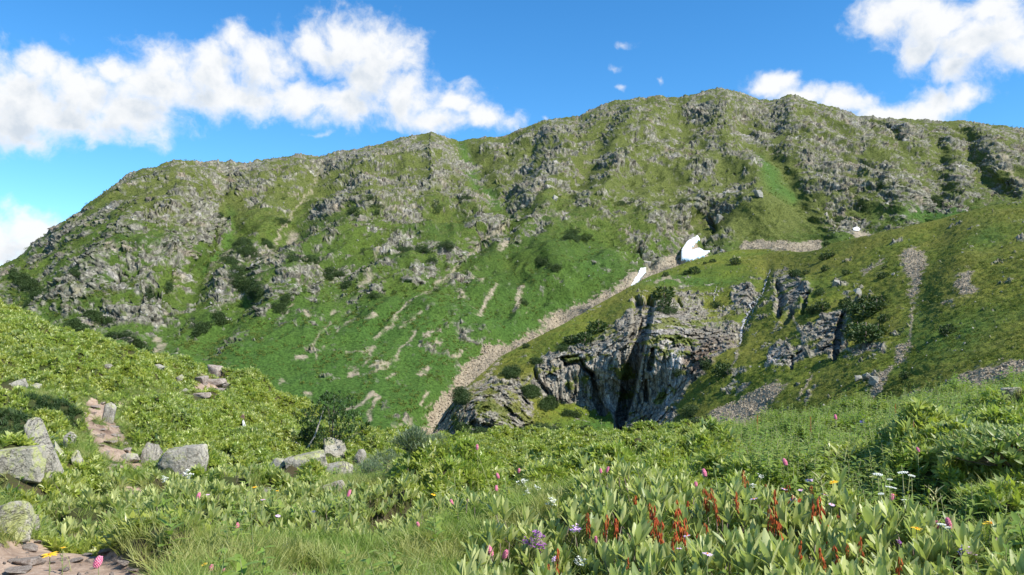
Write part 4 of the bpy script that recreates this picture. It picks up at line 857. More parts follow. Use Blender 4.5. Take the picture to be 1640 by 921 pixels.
def cover(name, meshes, ncand, r0, r1, p, weight, lift, s0, s1, label, lean=0.35, nlean=0.6, far_scale=0.0):
    x, y, r = cand(ncand, r0, r1, p); wgt = weight(x, y, r); keep = (RNG.random(ncand) < wgt) & (r < rcv(x, y) + 2.5) & (clear(x, y) | ((name == 'grass') & (RNG.random(ncand) < .6)))
    x, y, r = x[keep], y[keep], r[keep]; z = M_(Zg, x, y)
    s_ = RNG.uniform(s0, s1, len(x)) * (1 + far_scale * np.clip((r - 12) / 25, 0, 1)); P = np.stack([x, y, z + lift * s_], 1)
    print(name, len(x)); return scatter(name, meshes, P, place(x, y, lean, nlean), s_, RNG.integers(0, len(meshes), len(x)), label)

near_m = [shoot_mesh(9, 0.115, 0.034, 0.8, 1.45, 3, 0.28) for _ in range(5)]
carp_m = [carpet_mesh(10, 0.068, 0.027, M_RC) for _ in range(6)] + [carpet_mesh(9, 0.08, 0.03, M_RL)]
dark_m = [carpet_mesh(8, 0.085, 0.026, M_RL) for _ in range(3)] + [carpet_mesh(8, 0.06, 0.03, M_SHR)]
tuft_m = [tuft_mesh(18, 0.18, 0.005) for _ in range(4)]
herb_m = [herb_mesh(0.22, 12, 0.085, 0.034) for _ in range(3)] + [herb_mesh(0.16, 10, 0.09, 0.045) for _ in range(3)] + [herb_mesh(0.30, 20, 0.08, 0.018) for _ in range(2)]
jun_m = [tuft_mesh(26, 0.10, 0.010, 0.5, M_JUN) for _ in range(3)]
lit = fbm  # shorthand
cover('rhododendron_carpet', carp_m, 500000, 6.0, 46, 1.0, lambda x, y, r: M_(carp, x, y) * (0.35 + 0.65 * np.clip((r - 5) / 4, 0, 1)) * np.clip(0.93 - 0.5 * sstep(fbm(x, y, 0 * x + 12, 1.1, 3), 0.12, 0.45), 0, 1), 0.03, 0.75, 1.3, 'carpet of low yellowish green rhododendron over the slopes', 0.6, 0.8, 0.35)
cover('rhododendron_carpet', dark_m, 110000, 7.0, 46, 1.0, lambda x, y, r: M_(carp, x, y) * sstep(fbm(x, y, 0 * x + 55, 2.4, 4, .6), 0.02, 0.22), 0.05, 0.8, 1.4, 'darker green rhododendron clumps mixed into the carpet', 0.5, 0.6, 0.35)
cover('grass', tuft_m, 135000, 3.2, 36, 1.1, lambda x, y, r: np.clip(M_(grass, x, y) * 1.0 + 0.05 + 0.5 * (r < 11) + 0.20 * M_(herb, x, y) - M_(path, x, y) * .98 - M_(near, x, y) * .02, 0, 1), 0.0, 0.55, 1.25, 'green grass growing along the path and in the gaps', 0.3, 0.3)
cover('meadow_herbs', herb_m, 74000, 3.6, 32, 1.0, lambda x, y, r: np.clip(M_(herb, x, y) * 0.9 + M_(grass, x, y) * .10 * (1 - M_(path, x, y)) * .22 + 0.006 + 0.03 * M_(near, x, y), 0, 1) * (M_(path, x, y) < .3), 0.0, 0.7, 1.5, 'leafy green meadow herbs between the rhododendrons', 0.3, 0.2, 0.8)
cover('meadow_herbs', herb_m[:6] + [herb_mesh(.34, 16, .13, .06)], 8600, 10, 28, 1.0, lambda x, y, r: M_(herb, x, y) * (.15 + .85 * sstep(fbm(x, y, 0 * x + 8, 2.0, 3), -.02, .25)), 0.0, 1.0, 1.7, 'taller leafy herbs along the right meadow crest', 0.3, 0.2)
cover('creeping_juniper', jun_m, 60000, 8, 22, 1.0, lambda x, y, r: M_(juni, x, y), 0.03, 0.9, 1.5, 'dark green creeping juniper around the left boulders', 0.9, 0.8)

# ---------------------------------------------------------------- near rhododendron bushes: every leaf its own part
leaf_me = []
for i in range(4):
    b = MB(); b.leaf((0, 0, 0), (0, 1, 0), (0, 0, 1), 0.138, 0.033 + 0.003 * i, 4, 0.28, (0.02, 0.1, 0.18, -0.05)[i]); leaf_me.append(b.mesh('leaf', [M_RL]))
x, y, r = cand(74000, 3.3, 10.9, 0.7); wgt = M_(near, x, y) * (.25 + .75 * sstep(fbm(x, y, 0 * x + 3, .55, 2), -.22, .05)); k = (RNG.random(74000) < wgt) & clear(x, y); x, y, r = x[k], y[k], r[k]
cell = {}; keep = []
for i in range(len(x)):
    q = (int(x[i] / .11), int(y[i] / .11))
    if q not in cell: cell[q] = 1; keep.append(i)
x, y, r = x[keep], y[keep], r[keep]; zz = M_(Zg, x, y) + RNG.uniform(0.10, 0.25, len(x)) * (1 - .65 * sstep(r, 6.6, 7.8)); spx, spy = project(x, y, zz)
sel = (spx > 735) & (spx < 1660) & (spy > 765) & (spy < 990) & (r < 6.4)
bush_i = np.where(sel)[0]; rest_i = np.where(~sel & (spx > -600) & (spx < 2400))[0]
print('near shoots', len(bush_i), len(rest_i))
rot = place(x[rest_i], y[rest_i], 0.3, 0.25)
scatter('rhododendron_shoots', near_m, np.stack([x, y, zz], 1)[rest_i], rot, RNG.uniform(.8, 1.2, len(rest_i)), RNG.integers(0, 5, len(rest_i)), 'pale upright rhododendron shoots growing across the meadow shelf')
NB = 26; cen = np.stack([x, y], 1)[bush_i]; kc = cen[RNG.choice(len(cen), NB, False)]
for _ in range(14):
    lab = np.argmin(((cen[:, None] - kc[None]) ** 2).sum(-1), 1)
    for j in range(NB):
        if (lab == j).any(): kc[j] = cen[lab == j].mean(0)
bushes = []
order = sorted(range(NB), key=lambda j: (round(math.hypot(*kc[j]) * 1.4), kc[j][0] / kc[j][1]))
for j in order:
    ids = bush_i[lab == j]
    if len(ids) < 3: continue
    bz = float(M_(Zg, kc[j][0:1], kc[j][1:2])[0]); base = Vector((kc[j][0], kc[j][1], bz)); px_, py_ = project(base.x, base.y, base.z + .3)
    e = empty('rhododendron_bush', base, 'x', 'bush', 'rhododendron bushes in the near meadow'); bushes.append((e, float(px_), float(py_)))
    st = MB(); cnt = 0; extra = MB()
    for i in ids:
        p = Vector((x[i], y[i], zz[i])) - base; s_ = U(.85, 1.3); tilt = Euler((rnd.gauss(0, .16), rnd.gauss(0, .16), 0)).to_matrix(); Aax = tilt @ Vector((0, 0, 1))
        st.tube([p * 0.35 + Vector((0, 0, -.06)), Vector((p.x * .8, p.y * .8, p.z * .55)), p + Aax * .012], [.007, .005, .0035], 4)
        nl = rnd.choice((7, 8, 9, 9, 10)); ph0 = U(0, 6.28)
        for a in range(nl):
            t = a / (nl - 1); phi = ph0 + a * 2.4 + U(-.3, .3); el_ = 0.75 + 0.72 * t ** .5 + U(-.2, .16)
            d = tilt @ radial(phi, el_); nrm = tilt @ Vector((-math.cos(phi) * math.sin(el_), -math.sin(phi) * math.sin(el_), math.cos(el_)))
            sd_ = d.cross(nrm); R3 = Matrix((sd_, d, nrm)).transposed()
            if cnt < 295:
                lo = bpy.data.objects.new('leaf', rnd.choice(leaf_me)); COL.objects.link(lo); lo.parent = e; lo.location = p + Aax * .012 * t; lo.rotation_euler = R3.to_euler(); lo.scale = (s_ * U(.85, 1.1), s_ * U(.8, 1.12), 1); cnt += 1
            else: extra.leaf(p, d, nrm, .115 * s_ * U(.8, 1.1), .04 * s_, 3)
    obj('stem', st.mesh('stem', [M_WOOD]), e)
    if extra.F: tag(obj('leaves', extra.mesh('leaves', [M_RL]), e), kind='stuff')
# ---- withered red flower stalks, each on its own bush
def seed_mesh(seed):
    r2 = random.Random(seed); b = MB(); H = .14
    for i in range(18):
        zt = r2.uniform(-.02, H); a = r2.uniform(0, 6.28); rr_ = r2.uniform(.004, .017); p = Vector((math.cos(a) * rr_, math.sin(a) * rr_, zt))
        q = p + Vector((math.cos(a) * .008, math.sin(a) * .008, -r2.uniform(.03, .055))); b.tube([p, (p + q) / 2 + Vector((r2.uniform(-.004, .004),) * 3), q], [.0034, .0050, .002], 3)
    b.tube([(0, 0, -.08), (0, 0, H)], [.003, .0015], 3); return b.mesh('withered_flowers', [M_RUST])
seed_me = [seed_mesh(i) for i in range(4)]
for (a, b_, hpx) in [(1018,806,40),(943,834,40),(987,846,46),(1046,830,60),(1054,846,50),(1088,830,56),(1083,848,44),(1098,846,46),(1130,795,40),(1141,792,30),(1133,800,30),(1192,766,34),(1237,802,50),(1246,818,56),(1240,830,40),(1268,808,44),(1304,806,24),(1312,816,56),(1300,824,46),(1318,826,36),(1341,832,26),(1282,878,36),(1316,892,46),(1340,886,36),(1322,908,30),(891,896,50),(878,914,36),(1078,872,36),(1380,872,36),(1440,910,46),(1226,784,26),(1132,850,36),(1005,900,24),(1100,812,30),(1160,860,30),(1122,868,40),(1060,850,50),(1040,818,40),(1086,816,44),(1180,800,36),(1196,782,34),(1262,790,40),(1280,812,44),(1322,850,40),(1234,830,44),(1148,812,40),(970,838,40),(1298,790,34),(1250,850,40),(1342,860,30),(1356,878,24)]:
    g0, r_ = hit(a, b_ + 12, 3.2, 9, True); r_ *= .955; hx, hy, hz = at(a, b_, r_); best = min(bushes, key=lambda q: (q[0].location.x - hx) ** 2 + (q[0].location.y - hy) ** 2)[0]
    s_ = hpx / F * r_ / .21
    lo = obj('withered_flower_stalk', rnd.choice(seed_me), best, Vector((hx, hy, hz)) - best.location - Vector((0, 0, .07 * s_)), (U(-.15, .15), U(-.15, .15), U(0, 6)), s_)
# labels from what stands nearest to each bush
MARKS = [(858,870,'the purple flower cluster'),(928,903,'the white flower cluster at the lower edge'),(1133,887,'the wide lilac daisy'),(1207,799,'the lilac daisy by the dark hollow'),(1587,836,'the large yellow daisy cluster'),(1468,846,'the small yellow daisy'),(1335,772,'the tall yellow daisy'),(1375,797,'the pink and white flower'),(785,883,'the two low pink flowers'),(943,834,'the first red withered stalk'),(1050,835,'the thick red withered stalks'),(1240,815,'the long row of red stalks'),(1316,892,'the red stalks at the lower edge'),(1100,858,'the lilac flower under the red stalks')]
used = {}
def side_word(dx, dy): return ('left of' if dx < 0 else 'right of') if abs(dx) > abs(dy) * 1.2 else ('behind' if dy < 0 else 'in front of')
for e, a, b_ in bushes:
    opts = []
    for mx, my, nm in MARKS:
        opts.append((math.hypot(a - mx, (b_ - my) * 1.3), 'pale green rhododendron bush %s %s' % (side_word(a - mx, b_ - my), nm)))
    opts.sort()
    for d_, l_ in opts:
        if l_ not in used: used[l_] = 1; e['label'] = l_; break

# ---------------------------------------------------------------- big rhododendron with the dark hollow, far right
def dome_bush(px, py, r, rad, hgt, n, label, mats, thick=0.3, name='rhododendron_bush', under=True, leafL=.085, lw=.03, nleaf=8):
    bx_, by_, _ = at(px, py, r); bz = float(M_(Zg, np.array([bx_]), np.array([by_]))[0]); e = empty(name, (bx_, by_, bz), label, 'bush')
    lv = MB(); st = MB()
    for i in range(n):
        a = U(0, 6.28); u = U(0, 1) ** .6; q = Vector((math.cos(a) * u * rad, math.sin(a) * u * rad * .8, 0)); z = hgt * math.sqrt(max(0.02, 1 - u * u)) * U(1 - thick, 1.05) * (1 + .14 * math.sin(a * 3 + 1) * u)
        q.z = z + .06; out_ = Vector((q.x / rad, q.y / rad, .8)).normalized()
        for k_ in range(nleaf):
            phi = k_ * 2.4 + a; d = (radial(phi, U(.1, 1.1)) + out_ * .35).normalized(); lv.leaf(q, d, out_, leafL * U(.75, 1.15), lw * U(.85, 1.1), 2, .25, .1, prof=[.25, 1, .12])
        if i % 6 == 0: st.tube([(q.x * .15, q.y * .15, 0), (q.x * .6, q.y * .6, q.z * .45), q], [.012, .008, .003], 4)
    tag(obj('leaves', lv.mesh('leaves', mats), e), kind='stuff'); obj('branch', st.mesh('branch', [M_WOOD]), e); return e
dome_bush(1630, 850, 7.2, 0.55, 0.20, 380, 'large dark rhododendron bush with a black hollow under it at the far right', [M_RL], .22)
dome_bush(1500, 800, 9.0, 0.5, 0.2, 260, 'dark leafy rhododendron mound behind the white umbels', [M_RL], .3)
# ================================================================ boulders and stones
RMAT = dict(B=M_BOUL, Y=M_BOULY, S=M_STONE, W=M_WSTONE, P=M_PSTONE)
for (px, py, wp, hp, lab, sd_, op) in ROCKS:
    p, r_ = hit(px, py); u_ = r_ / F; W_, H_ = wp * u_, hp * u_
    me = rock_mesh((W_ * .98, W_ * .75, H_ * 1.6), sd_, RMAT[op['mat']], sub=4 if wp > 35 else 3, nplanes=14, rough=.03, tilt=op.get('tilt', 0), flat_top=op.get('flat', False))
    o = obj('boulder' if wp > 24 else 'stone', me, None, p + Vector((0, W_ * .2, H_ * 0.2)), (0, 0, 0)); tag(o, lab, 'rock')
stone_me = [rock_mesh((1, .8, .42), 60 + i, M_STONE, sub=2, nplanes=9, rough=.05, flat_top=True) for i in range(6)]
LMK = dict(low=[(80,888,'the big yellow daisy'),(157,900,'the big pink bistort'),(14,868,'the round lichened boulder'),(210,900,'the leafy edge of the lower path'),(40,925,'the bottom left corner grass')], up=[(170,676,'the grey stone in the path bend'),(204,740,'the thin dark edged slab'),(150,650,'the top bend of the earth path'),(97,742,'the pointed yellowish slab'),(215,765,'the foot of the upper path')],
   crest=[(340,602,'the pointed skyline stone'),(284,616,'the narrow tilted grey stone'),(354,630,'the lowest pinkish slab'),(240,640,'the grassy middle of the crest path')], g=[(480,910,'the bare earth patch'),(410,916,'the pale buried stone'),(810,885,'the two low pink flowers')])
_ul = set()
def stone_label(px, py, wp, what, key):
    o_ = sorted((math.hypot(px - a, (py - b) * 1.5), px - a, py - b, n_) for a, b, n_ in LMK[key])
    size = 'larger' if wp >= 24 else 'medium' if wp >= 16 else 'tiny'
    for pre in ('', 'second ', 'third ', 'fourth '):
        for d_, dx, dy, nm in o_:
            sd = ('left of' if dx < 0 else 'right of') if abs(dx) > abs(dy) * 1.1 else ('above' if dy < 0 else 'below')
            l_ = '%s%s %s %s %s' % (pre, size, what, sd, nm)
            if l_ not in _ul and (d_ < 90): _ul.add(l_); return l_
    return None
def small_stones(lst, label, group, what='flat stone', key='low'):
    for (px, py, wp) in lst:
        p, r_ = hit(px, py, 3); s_ = wp * r_ / F; o = obj('stone', rnd.choice(stone_me), None, p + Vector((0, 0, .06 * s_)), (U(-.15, .15), U(-.15, .15), U(0, 6)), (s_, s_, s_ * U(.7, 1.2))); tag(o, stone_label(px, py, wp, what, key) or label, 'stone', group)
small_stones([(86,862,36),(47,882,30),(44,905,46),(30,918,40),(112,866,26),(140,868,26),(150,880,20),(140,891,20),(172,885,30),(122,900,24),(128,877,16),(200,908,26),(96,884,14),(160,898,14),(105,915,20),(70,893,14),(190,900,16),(60,872,16),(215,916,20),(150,912,16),(84,905,12),(180,874,14),(20,900,18)], 'flat reddish stone bedded in the lower earth path', 'stones in the lower path', 'flat reddish stone', 'low')
small_stones([(165,735,26),(186,748,20),(160,700,20),(176,712,24),(202,726,20),(152,656,18),(166,648,14),(186,700,18),(162,716,12),(176,760,24),(196,712,18),(150,664,12),(184,686,16),(172,726,14),(200,758,16),(163,690,12),(208,738,14)], 'small flat stone lying in the upper earth path', 'stones in the upper path', 'flat stone', 'up')
small_stones([(236,637,12),(262,632,10),(300,634,12),(336,626,16),(352,620,14),(330,628,12),(348,636,12),(310,628,12),(362,622,12),(322,606,10)], 'small pink stone of the crest path', 'stones on the crest path', 'pinkish stone', 'crest')
small_stones([(470,914,12),(490,905,10),(386,900,12),(812,884,12),(435,910,10)], 'small stone in the bare earth patch in the grass', 'stones in the grass', 'stone', 'g')
pebble = [rock_mesh((1, .8, .6), 90 + i, M_STONE, sub=1, nplanes=7, rough=.03) for i in range(4)]
x, y, r = cand(32000, 4, 34, 1.0); k = RNG.random(32000) < M_(path, x, y) * .6; x, y = x[k], y[k]
scatter('gravel', pebble, np.stack([x, y, M_(Zg, x, y)], 1), RNG.uniform(0, 6, (len(x), 3)), (.008 + .07 * RNG.random(len(x)) ** 3) , RNG.integers(0, 4, len(x)), 'fine gravel strewn on the earth path')

# scree and loose rocks on the far slopes
def surf_scatter(S, mask, n_, name, meshes, smin, smax, label, lift=0.0, up=False, pw=2.0):
    w_ = (mask * 1.0).ravel().astype(float); Vv = S['V'].reshape(-1, 3); dist = np.linalg.norm(Vv, axis=1); w_ = w_ * (dist / dist.mean()) ** 1.0; w_ /= w_.sum()
    ii = RNG.choice(len(w_), n_, True, w_); P = Vv[ii] + RNG.normal(0, .35, (n_, 3)) * (dist[ii] / 500)[:, None]; s_ = smin + (smax - smin) * RNG.random(n_) ** pw
    P[:, 2] += lift * s_; rot = RNG.uniform(0, 6.28, (n_, 3))
    if up: rot[:, :2] = RNG.normal(0, .12, (n_, 2))
    return scatter(name, meshes, P, rot, s_, RNG.integers(0, len(meshes), n_), label)
M_SCR = mat_rock('scree_rock', C(0.47, 0.39, 0.28), C(0.35, 0.285, 0.20), C(0.42, 0.37, 0.27), 0.02, 0.5)
frock = [rock_mesh((1, .9, .75), 120 + i, M_FBOUL, sub=1, nplanes=7, rough=.02) for i in range(4)]; srock = [rock_mesh((1, .9, .7), 130 + i, M_SCR, sub=1, nplanes=7, rough=.02) for i in range(4)]
surf_scatter(FAR, FAR['scree'] ** 2, 16000, 'scree', srock, .3, 1.5, 'scree of tan stones filling the long gully')
surf_scatter(MID, MID['scree'] ** 2, 15000, 'scree', srock, .15, .95, 'scree of pale stones in chutes on the hillside', pw=2.5)
surf_scatter(FAR, (FAR['rock'] * .8 + .1 - 1.2 * FAR['scr']).clip(0, 1) * (FAR['PY'] < 520), 5000, 'loose_rocks', frock, .5, 2.2, 'loose grey rocks strewn over the far mountain', pw=3)
surf_scatter(MID, (MID['rock'] * .5 + .06), 3000, 'loose_rocks', frock, .2, 1.3, 'loose grey rocks strewn over the near hillside', pw=3)

M_TUS = mat_leaf('tussock', C(0.105, 0.138, 0.018), C(0.105, 0.14, 0.022), C(0.13, 0.145, 0.026), 0.2, 0.7, 0.04)
# shrubs on the slopes
crowns = [crown_mesh(230, 1.0, M_FSH, .8) for i in range(4)]
fm = np.zeros_like(FAR['PX'])
jj = 12 * fbm(FAR['V'][..., 0], FAR['V'][..., 1], FAR['V'][..., 2], 20, 4, .65)
for a in [(388,395,22,16),(410,470,20,20),(385,455,26,24),(370,430,16,18),(325,520,20,12),(352,512,14,14),(395,410,20,10),(40,452,24,10),(60,470,26,10),(130,445,10,8),(35,485,22,10),(155,505,30,8,-20),(120,520,40,7,-20),(200,545,50,6,-18),(150,505,12,10),(540,438,14,10),(553,462,12,10),(530,440,12,16),
          (500,420,18,8),(600,330,16,8),(565,340,14,8),(650,400,20,10),(680,405,16,8),(710,400,14,8),(450,500,12,8),(455,488,10,8),(700,330,10,6),(745,320,10,8),(240,460,8,6),(280,450,14,6),(280,445,8,6),(915,380,16,14),(920,368,12,10),(870,425,12,10),(885,435,12,8),(700,470,8,5),(600,475,10,6),(940,372,20,6),(1000,330,20,5),(1095,330,10,5),(590,400,14,5),(455,355,14,8),(470,420,10,8),(430,380,12,10),(350,350,6,5),(260,395,6,5),(690,420,8,6),(1500,330,10,8),(1410,300,5,5),(1345,345,8,6),(1380,330,5,5),(840,478,8,4),(835,492,8,3)]:
    fm = np.maximum(fm, blob(FAR['PX'] + jj, FAR['PY'] + jj * .6, *(a if len(a) > 4 else a + (0,))))
surf_scatter(FAR, sstep(fm, .45, .8), 2300, 'shrubbery', crowns, 1.0, 3.2, 'dark green shrubbery in patches on the far mountain', .0, True, 1.3)
surf_scatter(FAR, (FAR['rock'] < .4) * (FAR['PY'] > 300) * (FAR['PY'] < 520) * (1 - FAR['scr']) * (0.3 + sstep(jj, 0, 5)), 900, 'shrubbery', crowns, .6, 2.2, 'single small dark shrubs dotted over the far mountain', .0, True, 2)
mm = np.zeros_like(MID['PX']); jj = 8 * fbm(MID['V'][..., 0], MID['V'][..., 1], MID['V'][..., 2], 10, 4, .65)
for a in [(850,630,22,14),(880,650,26,10),(845,690,16,10),(1104,662,14,14),(1110,685,18,10),(1085,600,10,6),(930,545,10,5),(900,560,10,5),(740,640,14,16),(770,700,20,8),(880,690,30,8),(1130,590,10,8),(1070,500,24,6),(860,580,14,6),(820,600,18,10),(740,690,12,10),(700,640,8,6),(1300,500,10,8),(1310,470,10,6),(1275,440,8,6),(940,690,20,5),(910,665,20,5),(1145,490,10,5),(1320,620,6,4)]:
    mm = np.maximum(mm, blob(MID['PX'] + jj, MID['PY'] + jj * .6, *(a if len(a) > 4 else a + (0,))))
surf_scatter(MID, sstep(mm, .5, .85), 900, 'shrubbery', crowns, .6, 2.3, 'green shrubbery growing along the cliff ledges', .0, True, 1.4)
MS = [(1390,556,44,'widest dark shrub at the foot of the shrub group right of the crags'),(1372,540,34,'dark shrub at the lower left of the shrub group beside the crag cleft'),(1408,545,30,'rounded shrub at the lower right of the shrub group'),(1382,515,36,'middle shrub of the shrub group right of the crags'),(1405,505,32,'shrub at the upper right of the shrub group'),(1388,492,28,'pointed shrub near the top of the shrub group'),(1412,486,18,'topmost small shrub of the shrub group'),(1366,506,22,'shrub on the crag edge at the left of the shrub group'),
 (1420,520,18,'small shrub at the right fringe of the shrub group'),(1519,537,22,'single dark shrub alone on the open green slope'),(1322,417,16,'shrub just under the hill brow above the crags'),(1333,411,11,'smaller shrub touching the right of the hill brow shrub'),(1322,433,12,'shrub on grass midway between hill brow and crags'),(1355,440,11,'small shrub on grass left of the short stone chute'),(1414,444,16,'wide low shrub below the short stone chute'),(1417,430,9,'tiny shrub at the right end of the short stone chute'),
 (1272,441,18,'dark shrub on top of the upper crag'),(1291,440,11,'shrub right of the dark one on the upper crag'),(1355,490,20,'shrub on the brow of the cleft crag'),(1316,498,22,'shrub hugging the left shoulder of the cleft crag'),(1324,388,10,'dark round shrub on the skyline of the hanging valley'),
 (1112,436,18,'larger shrub in the hanging valley under the snow'),(1100,438,10,'small shrub touching the left of the larger valley shrub'),(1177,426,16,'shrub beside pale stones in the hanging valley'),(1142,421,10,'small round shrub below the right snow tip'),(1066,442,10,'shrub on the hill edge over the scree gully'),(1129,424,6,'tiny shrub left of the small round one under the snow'),
 (957,532,34,'tall shrub on the grassy brow left of the cliff'),(935,550,30,'broad shrub left below the tall brow shrub'),(913,548,22,'shrub at the left end of the brow shrubs'),(1062,482,34,'wide shrub capping the top of the cliff cleft'),(1064,496,20,'shrub under the wide one at the cliff top'),(842,556,12,'small shrub by the scree edge'),(1158,602,28,'grey green shrub under the waterfall cliff'),(1350,640,6,'tiny low shrub on the smooth green spur'),(1455,612,16,'faint flat shrub on the grass left of the diagonal track')]
tus = [crown_mesh(26, 1.0, M_TUS, .5, .5) for i in range(4)]
surf_scatter(MID, (MID['rock'] < .3) * (1 - MID['scree']) * (.2 + sstep(jj, -2, 3)), 26000, 'tussocks', tus, .12, .62, 'coarse grass tussocks over the near hillside', 0, True, 2)
jf = fbm(FAR['V'][..., 0], FAR['V'][..., 1], FAR['V'][..., 2] + 9, 25, 4, .65)
surf_scatter(FAR, (FAR['rock'] < .35) * (1 - FAR['scr']) * (.15 + sstep(jf, -.05, .15)), 30000, 'tussocks', tus, .3, 1.25, 'coarse grass tussocks over the far mountain', 0, True, 2)
M_CR = [crown_mesh(560, 1.0, M_FSH, .8, .2) for i in range(4)]
for i, (px, py, wp, lab) in enumerate(MS):
    p = on(MID if (px, py) != (1324, 388) else MID, px, py); s_ = wp / F * p.length * .56
    e = empty('mountain_shrub', p, lab, 'shrub', 'shrubs on the near hillside'); obj('crown', M_CR[i % 4], e, (0, 0, .0), (0, 0, U(0, 6)), (s_, s_, s_ * U(.75, 1.05)))
    b = MB(); b.tube([(0, 0, -.8), (0.1 * s_, 0, .6 * s_), (0.15 * s_, .05 * s_, 1.1 * s_)], [.07 * s_, .05 * s_, .02 * s_], 5); obj('trunk', b.mesh('trunk', [M_WOOD]), e)
for (px, py, wp, lab, sd_) in [(1383,624,14,'left and smallest of the three grey boulders on the smooth spur',201),(1396,622,17,'middle grey boulder of the three on the smooth spur',202),(1408,624,17,'right grey boulder standing at the stony track on the smooth spur',203),(1258,672,14,'grey boulder in the grass beside the lower scree fan',204),(1431,442,7,'small pale boulder right of the wide low shrub',205),(1375,480,16,'pale smooth boulder above the shrub group',206),(1339,458,14,'grey boulder on the grass above the cleft crag',207),
   (1170,625,8,'small boulder on the grass under the waterfall',208),(1150,352,22,'large light block above the snow patches',209),(1045,408,26,'big block beside the black cave left of the snow',210),(883,325,13,'single grey block on the green slope of the far mountain',211),(1213,316,20,'square brownish block above the smooth grassy bowl',212)]:
    S0 = MID if py > 430 else FAR; p = on(S0, px, py); s_ = wp / F * p.length; me = rock_mesh((s_, s_ * .8, s_ * .95), sd_, M_FBOUL, sub=3, nplanes=10, rough=.05); tag(obj('boulder', me, None, p + Vector((0, 0, .2 * s_))), lab, 'rock')

# ---------------------------------------------------------------- shrubs of the foreground
def leafy(name, px, py, r, wpx, hpx, n, label, cat, L, Wd, mat, trunk=True, clump=9):
    r = min(r, hit(px, py)[1]) if name != 'sapling' else r
    bx_, by_, _ = at(px, py, r); bz = float(M_(Zg, np.array([bx_]), np.array([by_]))[0]); e = empty(name, (bx_, by_, bz), label, cat)
    W_, H_ = wpx / F * r, hpx / F * r; lv = MB(); st = MB()
    for i in range(n):
        a = U(0, 6.28); u = U(0, 1) ** .5; z = U(.08, 1); wz = math.sin(math.pi * min(1, .22 + .66 * z)) ** .5 * (1 + .2 * math.sin(a * 3)); q = Vector((math.cos(a) * u * wz * W_ * .5, math.sin(a) * u * wz * W_ * .4, z * H_ * (1 - .25 * u)))
        q.x += W_ * .06 * math.sin(z * 7)
        ax = (Vector((q.x, q.y, H_ * .5))).normalized()
        for k_ in range(clump):
            d = radial(U(0, 6.28), U(-.2, 1.3)); lv.leaf(q + d * U(0, L), (d + ax * .5).normalized(), Vector((0, 0, 1)) + ax * .4, L * U(.7, 1.2), Wd, 1, .2, 0, prof=[.3, .8])
        if i % max(1, n // 16) == 0: st.tube([(0, 0, -.05), (q.x * .3, q.y * .3, q.z * .4), (q.x * .8, q.y * .8, q.z * .8), q], [.012, .009, .005, .002], 4)
    tag(obj('leaves', lv.mesh('leaves', [mat]), e), kind='stuff'); obj('branch', st.mesh('branch', [M_WOOD]), e); return e, W_, H_
e, W_, H_ = leafy('leafy_shrub', 530, 722, 23, 105, 92, 330, 'dark green leafy shrub with bare pale branches above the middle rocks', 'shrub', .07, .045, M_SHR)
b = MB(); b.tube([(-.55, -.3, 0), (-.35, -.3, .35), (-.22, -.3, .75), (-.12, -.25, 1.1)], [.03, .025, .018, .01], 5); b.tube([(-.6, -.3, 0), (-.8, -.35, .2), (-1.0, -.35, .25)], [.02, .014, .006], 4); obj('bare_branch', b.mesh('bare_branch', [mat_simple('bleached_wood', C(.42, .38, .33), .8)]), e)
leafy('leafy_shrub', 495, 716, 24, 44, 30, 90, 'low leafy shrub leaning against the left of the dark leafy one', 'shrub', .07, .045, M_SHR)
for (px, py, r_, wp, hp, n_, lab) in [(620,742,17,76,46,260,'grey green willow right of the middle rocks'),(664,732,20,60,38,190,'grey green willow between the first willow and the valley edge'),(592,766,15,52,32,150,'lowest grey green willow touching the yellow lichened boulder'),(700,722,24,50,24,120,'sparse grey green willow on the meadow edge below the scree')]:
    leafy('willow_shrub', px, py, r_, wp, hp, n_, lab, 'willow', .055, .014, M_WIL, clump=10)
for (px, r_, hp, wp, lab) in [(745,27,26,26,'light green sapling on the meadow edge in front of the dark cliff foot'),(856,28,20,20,'short sapling on the meadow edge under the cliff'),(915,28,14,22,'tuft of leafy twigs on the meadow edge below the great cleft')]:
    _, py_ = project(*(lambda q: (q[0], q[1], float(M_(Zg, np.array([q[0]]), np.array([q[1]]))[0])))(at(px, 700, r_))); leafy('sapling', px, float(py_), r_, wp, hp, 40, lab, 'sapling', .06, .03, M_HRB, clump=7)
for hi, (px, r_, hp) in enumerate([(1225,26,24),(1300,25,28),(1345,24,22),(1390,24,26),(1440,24,26),(1478,24,20),(1530,23,22),(1260,26,18),(1590,23,20),(1410,22,18),(1500,21,20),(1560,22,16)]):
    bx_, by_, _ = at(px, 660, r_); bz = float(M_(Zg, np.array([bx_]), np.array([by_]))[0]); s_ = hp / F * r_ / .36
    tag(obj('tall_herb', herb_mesh(.36, 14, .10, .05), None, (bx_, by_, bz), (0, 0, U(0, 6)), s_), ('leftmost tall herb on the right meadow skyline|tall herb under the pale scree fan|tall herb right of the pink skyline bistort|tall herb below the end of the diagonal track|tallest herb beside the tall rust red sorrel|tall herb just right of the thin red sorrel|tall herb under the middle of the pale scree band|tall herb between the first two skyline herbs|rightmost tall herb near the smooth grey crest stone|lower herb in front of the rust red sorrel|lower herb below the thin red sorrel|lower herb nearest the right dark rhododendron').split('|')[hi], 'plant', 'tall herbs on the right meadow skyline')

